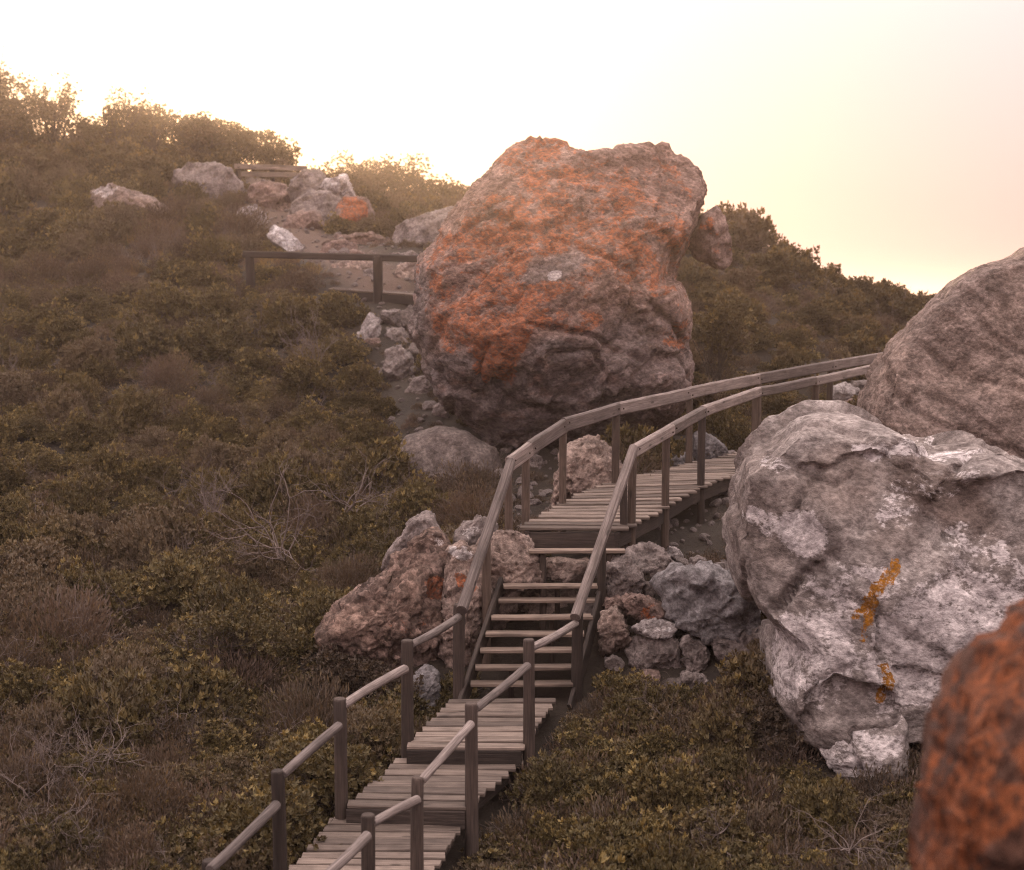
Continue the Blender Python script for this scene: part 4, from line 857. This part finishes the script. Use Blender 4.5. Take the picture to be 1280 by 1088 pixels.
def branchy(seed, n=9, r=0.6, lv=3, rad0=0.012, lift=0.1):
    rg = np.random.default_rng(seed); paths, rads = [], []
    def rec(p, d, ln, rr, l):
        q = grow(rg, p, d, ln, 6, 0.22, lift * 0.2); paths.append(q); rads.append(rr)
        if l == 0: return
        for _ in range(rg.integers(2, 4)):
            i = rg.integers(2, 7); dd = unit((q[min(i, 6)] - q[i - 1])[None])[0] + rg.normal(size=3) * 0.6; rec(q[min(i, 6)], dd / np.linalg.norm(dd), ln * rg.uniform(0.45, 0.8), rr * 0.6, l - 1)
    for _ in range(n):
        a = rg.uniform(0, 6.28); e = rg.uniform(0.3, 1.2); rec((rg.normal() * 0.06, rg.normal() * 0.06, 0), (math.cos(a) * math.cos(e), math.sin(a) * math.cos(e), math.sin(e)), r * rg.uniform(0.5, 1.0), rad0, lv)
    return tubes(paths, rads)
def twiggy(seed, **k):
    tv, tfc = branchy(seed, **k); z = np.zeros(len(tv)); return proto('bare_bush', [(tv, tfc, M['twig'], z, z)])
def grassy(seed, n=90, h=0.3):
    rg = np.random.default_rng(seed); pos = np.concatenate([rg.normal(size=(n, 2)) * 0.07, np.zeros((n, 1))], 1)
    ax = unit(np.concatenate([rg.normal(size=(n, 2)) * 0.4, np.ones((n, 1))], 1)); sd = unit(np.cross(ax, rg.normal(size=ax.shape)))
    L = h * rg.uniform(0.5, 1.2, n); v, f = quads_leaf(pos, ax, sd, L, np.full(n, 0.012)); var = np.repeat(rg.random(n), 4)
    return proto('grass_tuft', [(v, f, M['straw'], var, var)])

def scatter(name, label, cat, me, pts, rots, scls):
    """one 'stuff' object: many copies of a bush mesh on points"""
    pm = bpy.data.meshes.new(name); pm.vertices.add(len(pts)); pm.vertices.foreach_set('co', np.asarray(pts, np.float32).ravel())
    a = pm.attributes.new('rot', 'FLOAT_VECTOR', 'POINT'); a.data.foreach_set('vector', np.asarray(rots, np.float32).ravel())
    a = pm.attributes.new('scl', 'FLOAT_VECTOR', 'POINT'); a.data.foreach_set('vector', np.asarray(scls, np.float32).ravel())
    o = bpy.data.objects.new(name, pm); COL.objects.link(o); tag(o, label, cat, kind='stuff')
    src = bpy.data.objects.new(me.name, me)                       # data only, in no collection
    ng = bpy.data.node_groups.new('scatter', 'GeometryNodeTree')
    ng.interface.new_socket('Geometry', in_out='INPUT', socket_type='NodeSocketGeometry'); ng.interface.new_socket('Geometry', in_out='OUTPUT', socket_type='NodeSocketGeometry')
    gi, go = ng.nodes.new('NodeGroupInput'), ng.nodes.new('NodeGroupOutput')
    ip = ng.nodes.new('GeometryNodeInstanceOnPoints'); oi = ng.nodes.new('GeometryNodeObjectInfo'); oi.inputs['Object'].default_value = src
    oi.inputs['As Instance'].default_value = True
    ar = ng.nodes.new('GeometryNodeInputNamedAttribute'); ar.data_type = 'FLOAT_VECTOR'; ar.inputs[0].default_value = 'rot'
    as_ = ng.nodes.new('GeometryNodeInputNamedAttribute'); as_.data_type = 'FLOAT_VECTOR'; as_.inputs[0].default_value = 'scl'
    er = ng.nodes.new('FunctionNodeEulerToRotation')
    L = ng.links.new
    L(gi.outputs[0], ip.inputs['Points']); L(oi.outputs['Geometry'], ip.inputs['Instance']); L(ar.outputs[0], er.inputs[0]); L(er.outputs[0], ip.inputs['Rotation']); L(as_.outputs[0], ip.inputs['Scale'])
    L(ip.outputs[0], go.inputs[0])
    md = o.modifiers.new('scatter', 'NODES'); md.node_group = ng
    return o

# where plants can stand
def allowed(x, y, pad):
    keep = np.ones(len(x), bool)
    for cx_, cy_, rx, ry, zb in FOOT: keep &= ((x - cx_) / (rx + pad)) ** 2 + ((y - cy_) / (ry * 0.8 + pad)) ** 2 > 1
    for i_, dk in enumerate(DECKS): keep &= seg_dist(x, y, dk) > (0.57 if i_ < 3 else 0.76) + pad
    keep &= seg_dist(x, y, PATH) > 0.75 + pad
    keep &= seg_dist(x, y, [TL[0].lerp(TR[0], 0.5), LE[0].lerp(RE[0], 0.5)]) > 0.72 + pad
    return keep
BARE = [[(740,690),(770,640),(850,590),(930,570),(960,640),(950,720),(900,730),(890,800),(770,800),(745,780)], [(445,385),(520,380),(560,520),(600,600),(520,610),(480,540)], [(390,300),(530,300),(530,372),(405,372)], [(590,560),(760,560),(760,650),(640,700)]]
def is_bare(px, py):
    b = np.zeros(len(px), bool)
    for pl in BARE: b |= inpoly(px, py, pl)
    return b
def cand(y0, y1, sp):
    ys_ = np.arange(y0, y1, sp); out = []
    for y in ys_:
        xw = y * 0.43 + 1.5; xs = np.arange(-xw, xw, sp); out.append(np.stack([xs, np.full(len(xs), y)], 1))
    p = np.concatenate(out); return p + RNG.uniform(-0.5, 0.5, p.shape) * sp
def put(nm, lab, ct, me, x, y, sc0, dz=-0.05, tilt=0.15, tall=1.0):
    n_ = len(x); z = ground(x, y) + dz * sc0
    rot = np.stack([RNG.normal(size=n_) * tilt, RNG.normal(size=n_) * tilt, RNG.uniform(0, 6.28, n_)], 1)
    scatter(nm, lab, ct, me, np.stack([x, y, z], 1), rot, np.stack([sc0, sc0, sc0 * tall * RNG.uniform(0.8, 1.2, n_)], 1))
# 1: shrubs wide enough to stand apart, thrown like darts so that dark gaps stay between them
Q = np.concatenate([cand(8.8, 22, 0.36), cand(22, 49, 0.5)]); Q = Q[RNG.permutation(len(Q))]
Q = Q[allowed(Q[:, 0], Q[:, 1], 0.25)]; qz = ground(Q[:, 0], Q[:, 1]); qx_, qy_ = project(Q[:, 0], Q[:, 1], qz); Q = Q[~is_bare(qx_, qy_) & ~inpoly(qx_, qy_, [(280,325),(350,325),(350,415),(280,415)]) & ~inpoly(qx_, qy_, [(285,268),(340,268),(400,315),(400,345),(330,335)])]
acc, cell = [], {}
lumpf = fbm(np.concatenate([Q * 0.22, np.zeros((len(Q), 1))], 1), 91, 2)
for (ax, ay), lf in zip(Q, lumpf):
    far_ = ay > 27; r = (random.uniform(0.34, 0.62) if not far_ else random.uniform(0.45, 0.85)) * (1.0 + 0.5 * lf)
    if ay < 14.5: r *= 0.72
    key = (int(ax // 1.2), int(ay // 1.2)); ok = True
    for i in (-1, 0, 1):
        for j in (-1, 0, 1):
            for bx, by, br in cell.get((key[0] + i, key[1] + j), ()):
                if (ax - bx) ** 2 + (ay - by) ** 2 < (0.78 * (r + br)) ** 2: ok = False
    if ok: cell.setdefault(key, []).append((ax, ay, r)); acc.append((ax, ay, r))
B = np.array(acc); bzz = ground(B[:, 0], B[:, 1]); bqx, bqy = project(B[:, 0], B[:, 1], bzz)
pn = fbm(np.stack([B[:, 0], B[:, 1], 0 * B[:, 0]], 1) * 0.3, 77, 3) + RNG.uniform(-0.3, 0.3, len(B))
dark_ = ((B[:, 1] > 43) & (bqx < 620)) | ((B[:, 1] > 26) & (bqx > 830))
big = [leafy(251, n=1150, r=0.6, h=0.5, ln=0.052, wd=0.030, k=6, twigs=50, lump=0.4), leafy(252, n=1000, r=0.6, h=0.44, ln=0.046, wd=0.030, k=7, twigs=40, lump=0.5), leafy(253, n=900, r=0.6, h=0.55, ln=0.060, wd=0.028, k=6, twigs=60, lump=0.35)]
hb_ = [heathy(261, n=3600, r=0.6, h=0.5), heathy(262, n=3200, r=0.6, h=0.42)]
db = [leafy(271, n=1100, r=0.6, h=0.62, ln=0.075, wd=0.042, mat='dark', lump=0.4), leafy(272, n=1000, r=0.6, h=0.55, ln=0.08, wd=0.045, mat='dark', lump=0.5)]
sel = np.where(dark_, 2, np.where(pn > 0.27, 1, 0)); sub = RNG.integers(0, 6, len(B))
for kd, ms, nm, labs in ((0, big, 'leafy_scrub', ['dense rounded olive leaved shrubs covering the slope', 'compact small leaved olive shrubs among the slope scrub', 'taller loose leaved olive shrubs among the slope scrub']),
                         (1, hb_, 'heath_scrub', ['brownish fine leaved heath mounds on the slope', 'flatter brownish heath mounds on the slope']),
                         (2, db, 'ridge_thicket', ['dark dense thicket along the ridge and the far hillside', 'lumpy dark thicket bushes on ridge and far hillside'])):
    for i, me in enumerate(ms):
        m_ = (sel == kd) & (sub % len(ms) == i); r = B[m_, 2] / 0.6
        put(nm, labs[i], 'thicket' if kd == 2 else 'scrub', me, B[m_, 0], B[m_, 1], r * (np.where(bqx[m_] > 700, 0.95, 1.35) if kd == 2 else 1.08), -0.08, tall=1.0 if kd == 2 else 1.25)
# 2: undergrowth between them
U = np.concatenate([cand(8.5, 15, 0.23), cand(15, 22, 0.27), cand(22, 50, 0.38)]); U = U[allowed(U[:, 0], U[:, 1], 0.10)]
uz = ground(U[:, 0], U[:, 1]); ux, uy = project(U[:, 0], U[:, 1], uz); ub = is_bare(ux, uy); k_ = ~(ub & (RNG.random(len(U)) < 0.55)); U, ux, uy, ub = U[k_], ux[k_], uy[k_], ub[k_]
rv = RNG.random(len(U)); near = U[:, 1] < 15
kind = np.where(rv < np.where(near, 0.03, 0.06), 2, np.where(rv < 0.40, 1, 0)); kind = np.where((uy > 235) & (uy < 350) & (ux < 420) & (RNG.random(len(U)) < 0.3), 3, kind)
kind = np.where(ub & (kind == 0), 1, kind)
small = {0: [leafy(201, n=260, r=0.3, h=0.24, ln=0.045, wd=0.026, twigs=14), leafy(202, n=240, r=0.3, h=0.2, ln=0.05, wd=0.024, twigs=14)], 1: [heathy(211, n=900, r=0.32, h=0.26)], 2: [twiggy(221, n=8, r=0.5, lv=2, rad0=0.008), twiggy(222, n=7, r=0.55, lv=3, rad0=0.008)], 3: [grassy(231)]}
names = {0: ('leafy_undergrowth', ['low leafy undergrowth between the slope shrubs', 'low spreading undergrowth between the slope shrubs'], 'scrub'), 1: ('heath_undergrowth', ['thin brown heath in the gaps of the slope scrub'], 'scrub'),
         2: ('dead_twigs', ['bare grey dead twigs sticking out of the slope scrub', 'forked bare grey twigs scattered through the slope scrub'], 'twigs'), 3: ('dry_grass', ['straw coloured grass tufts on the upper slope'], 'grass')}
for kd, ms in small.items():
    idx = np.nonzero(kind == kd)[0]; sb = RNG.integers(0, len(ms), len(idx))
    for i, me in enumerate(ms):
        q_ = idx[sb == i]; nm, labs, ct = names[kd]
        put(nm, labs[i], ct, me, U[q_, 0], U[q_, 1], RNG.uniform(0.55, 1.1, len(q_)) * np.where(ub[q_], 0.6, 1.0), 0.0 if kd == 2 else -0.05)
# 3: loose pebbles and litter where the soil shows
def pebble_mesh():
    v, f = ico(2); v = v * (1, 0.8, 0.6) * (1 + 0.25 * vnoise(v * 1.7, 5))[:, None]
    me = bpy.data.meshes.new('pebble'); me.from_pydata([tuple(map(float, a)) for a in v], [], [tuple(map(int, a)) for a in f]); me.materials.append(M['grey']); return me
K = np.concatenate([cand(15.5, 26, 0.17), cand(26, 46, 0.22)]); kz = ground(K[:, 0], K[:, 1]); kx, ky = project(K[:, 0], K[:, 1], kz)
kk = (is_bare(kx, ky) | (seg_dist(K[:, 0], K[:, 1], PATH) < 1.0)) & (RNG.random(len(K)) < 0.5); K = K[kk]
for dk in DECKS[3:4]: K = K[seg_dist(K[:, 0], K[:, 1], dk) > 0.1]
put('loose_pebbles', 'loose grey pebbles on the bare soil and dirt path', 'pebbles', pebble_mesh(), K[:, 0], K[:, 1], np.exp(RNG.normal(size=len(K)) * 0.55) * 0.05, 0.1, 0.5)

# individual bushes -----------------------------------------------------------
def bush(name, label, px, py, D, r, h, n, ln, wd, mat, seed, cat='bush', trunk=0.03, shell=(0.35, 1.0), lump=0.45, k=6, sink=0.25, group=None, stalk=0.0):
    """a bush whose crown is centred on the pixel: stems + foliage"""
    rg = np.random.default_rng(seed); c = P(px, py, D); g = gz(c.x, c.y) - sink
    th = thing(name, (c.x, c.y, g), label, cat, group); hgt = c.z - g
    pos, d, s = dome(rg, n, r, h, shell, lump, seed)
    flip = rg.random(n) < 0.3; pos[flip, 2] *= -0.55
    cl = fbm(pos * (2.2 / r), seed + 3, 2); kp = cl > -0.12 - 0.25 * (1 - s) ; pos, d, s = pos[kp], d[kp], s[kp]; m_ = len(pos)
    pos = pos + (0, 0, hgt)
    v, f, var = rosettes(rg, pos, unit(d + rg.normal(size=d.shape) * 0.5 + (0, 0, .4)), k, ln, wd)
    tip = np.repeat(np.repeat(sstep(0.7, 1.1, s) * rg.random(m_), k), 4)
    mesh_obj('foliage', v, f, M[mat], th, attrs={'var': var, 'tipv': tip})
    paths, rads = [], []; fork = np.array([0, 0, hgt * 0.35])
    for _ in range(4):
        e = np.array([rg.normal() * r * .3, rg.normal() * r * .3, hgt]); q = grow(rg, (rg.normal() * 0.05, rg.normal() * 0.05, 0), unit(e[None])[0], np.linalg.norm(e), 7, 0.10); paths.append(q); rads.append(trunk)
    for p_ in pos[rg.permutation(m_)[:min(60, m_)]]:
        b0 = paths[rg.integers(0, 4)][rg.integers(2, 7)]; e = p_ - b0; q = grow(rg, b0, unit(e[None])[0], np.linalg.norm(e) * (1.0 + stalk * rg.random()), 5, 0.10); paths.append(q); rads.append(trunk * 0.35)
    tv, tfc = tubes(paths, rads, 4); mesh_obj('stems', tv, tfc, M['bark'], th, smooth=True)
    return th
bush('ridge_shrub', 'tallest dark shrub on the ridge at the edge of the hill', -8, 140, 45, 1.25, 1.45, 3200, 0.075, 0.042, 'dark', 301, cat='shrub', trunk=0.05, stalk=0.35)
bush('ridge_shrub', 'lopsided open shrub with see through gaps on the ridge skyline', 68, 140, 45, 0.95, 1.0, 1300, 0.075, 0.042, 'dark', 302, cat='shrub', trunk=0.04, lump=0.7, stalk=0.5)
bush('ridge_shrub', 'thin twiggy shrub whose bare stems stand against the sky on the ridge', 152, 155, 45.5, 1.05, 0.85, 1100, 0.075, 0.042, 'dark', 303, cat='shrub', trunk=0.035, lump=0.7, stalk=0.6)
bush('ridge_shrub', 'low spreading shrub with spiky top twigs between ridge skyline shrubs', 232, 170, 46, 1.1, 0.65, 1300, 0.07, 0.04, 'dark', 304, cat='shrub', trunk=0.035, stalk=0.5)
bush('ridge_shrub', 'broad dark rounded bush right above the short ridge rails', 292, 186, 48, 2.0, 0.85, 5000, 0.08, 0.045, 'dark', 305, cat='bush', trunk=0.04, lump=0.35)
bush('ridge_hedge', 'rounded end bush of the ridge hedge nearest the dirt path', 432, 236, 48, 1.3, 1.0, 2600, 0.07, 0.042, 'dark', 306, cat='bush', lump=0.3)
bush('ridge_hedge', 'broad flat topped hedge bush with glints of sky through it', 492, 236, 48, 1.6, 1.0, 3000, 0.07, 0.042, 'dark', 307, cat='bush', lump=0.35)
bush('ridge_hedge', 'low hedge bush running behind the flank of the orange boulder', 560, 256, 47, 1.5, 0.9, 2600, 0.07, 0.042, 'dark', 308, cat='bush', lump=0.3)
for px, py, D, r, h, n, sd, lab in [(22,160,45.5,1.2,0.8,2200,341,'dense dark shrub filling the ridge line below the tallest shrub'),(108,172,45.5,1.1,0.75,2000,342,'low dark shrub in the dip of the ridge line'),(188,160,46,1.15,0.7,2000,343,'dense rounded shrub next to the thin twiggy one on the ridge'),
        (250,172,46.5,1.2,0.75,2200,344,'dense shrub joining the spiky topped shrub to the broad ridge bush'),(345,200,48,1.0,0.6,1500,345,'small dark bush at the end of the ridge line above the rails'),(395,240,48.5,1.0,0.9,1500,346,'small rounded bush where the dirt path meets the ridge hedge'),
        (462,250,47.5,1.2,1.0,2200,347,'dense lower bush in front of the flat topped ridge hedge'),(525,258,47,1.3,0.9,2200,348,'dense dark hedge bush above the mauve outcrop')]:
    bush('ridge_bush', lab, px, py, D, r, h, n, 0.07, 0.042, 'dark', sd, cat='bush', lump=0.35, shell=(0.2, 1.0), trunk=0.035, stalk=0.3)
for px, py, D, r, h, n, sd, lab in [(430,838,16.2,0.45,0.3,700,351,'low brown bush at the foot of the conglomerate rock'),(490,858,15.9,0.4,0.25,600,352,'small bush between conglomerate rock and pole railing'),(545,612,22.4,0.7,0.25,900,353,'low scrub bush hiding the foot of the smooth rounded boulder'),(960,905,13.9,0.5,0.3,800,354,'dark bush tucked under the white boulder')]:
    bush('foot_bush', lab, px, py, D, r, h, n, 0.045, 0.026, 'heath', sd, trunk=0.01, sink=0.12, shell=(0.2, 1.0))
bush('boardwalk_bush', 'bright yellowish leafy bush against the pole railing of the boardwalk', 400, 975, 13.4, 0.62, 0.36, 900, 0.055, 0.033, 'leaf', 310, trunk=0.012, sink=0.1)
bush('boardwalk_bush', 'leafy bush beside the step between two boardwalk platforms', 470, 945, 14.3, 0.40, 0.30, 520, 0.05, 0.03, 'leaf', 311, trunk=0.012, sink=0.1)
bush('boardwalk_bush', 'low olive bush at the foot of the pole railing', 330, 1040, 12.3, 0.60, 0.34, 900, 0.055, 0.03, 'leaf', 312, trunk=0.012, sink=0.1)
bush('rounded_bush', 'rounded bush standing out with pale leaf tips above bare twigs', 300, 800, 16.5, 0.75, 0.42, 1100, 0.05, 0.03, 'leaf', 313, trunk=0.014, sink=0.1)
bush('yellow_bush', 'yellow green bush growing right against the side of the orange boulder', 905, 420, 27.5, 0.55, 0.95, 900, 0.07, 0.04, 'leaf', 314, trunk=0.02)
bush('sprig_bush', 'little yellow tipped bush at the foot of the stone pile', 840, 885, 14.9, 0.30, 0.20, 280, 0.045, 0.028, 'leaf', 315, trunk=0.01, sink=0.1)
def dead(label, px, py, D, seed, sc=1.0, **k):
    c = P(px, py, D); g = gz(c.x, c.y)
    tv, tfc = branchy(seed, **k); o = mesh_obj('dead_branches', tv * sc, tfc, M['twig'], None, (c.x, c.y, max(g, c.z)), smooth=True); return tag(o, label, 'branches')
dead('tangle of bare grey branches arching over the scrub beside the conglomerate rock', 350, 700, 18.6, 401, 1.15, n=8, r=0.8, lv=3, rad0=0.013)
dead('thin upright cluster of bare grey twigs in the middle of the slope', 265, 640, 20.0, 402, 0.9, n=14, r=0.7, lv=2, rad0=0.009, lift=0.6)
dead('bare twiggy branches in the gully below the upper landing', 395, 460, 28.0, 403, 1.0, n=9, r=0.9, lv=3, rad0=0.014, lift=0.4)
dead('fallen tangle of bare branches below the jagged white slab', 1060, 1065, 11.6, 404, 0.8, n=8, r=0.6, lv=3, rad0=0.009, lift=-0.2)
dead('bare branches on the dark gully bank behind the conglomerate rock', 440, 640, 20.5, 405, 1.1, n=7, r=0.8, lv=3, rad0=0.012)

# ------------------------------------------------------------------ haze volume added to give the veil of lens glare
hb = bpy.data.materials.new('glare_haze'); hb.use_nodes = True; hn = hb.node_tree; hn.nodes.clear()
ho = hn.nodes.new('ShaderNodeOutputMaterial'); pv = hn.nodes.new('ShaderNodeVolumePrincipled'); hn.links.new(pv.outputs[0], ho.inputs['Volume'])
pv.inputs['Color'].default_value = (0.97, 0.79, 0.69, 1); pv.inputs['Density'].default_value = 0.0012; pv.inputs['Anisotropy'].default_value = 0.72
X0, X1, Y0, Y1, Zb, Zt = -1900, 1900, -1900, 1900, -12, 9.0
hv = [(a, b, c) for c in (Zb, Zt) for b in (Y0, Y1) for a in (X0, X1)]
hf = [(0, 2, 3, 1), (4, 5, 7, 6), (0, 1, 5, 4), (2, 6, 7, 3), (0, 4, 6, 2), (1, 3, 7, 5)]
hob = mesh_obj('haze', hv, hf, hb); tag(hob, 'thin warm haze added for the veil of lens glare over the slope', 'haze', kind='stuff')
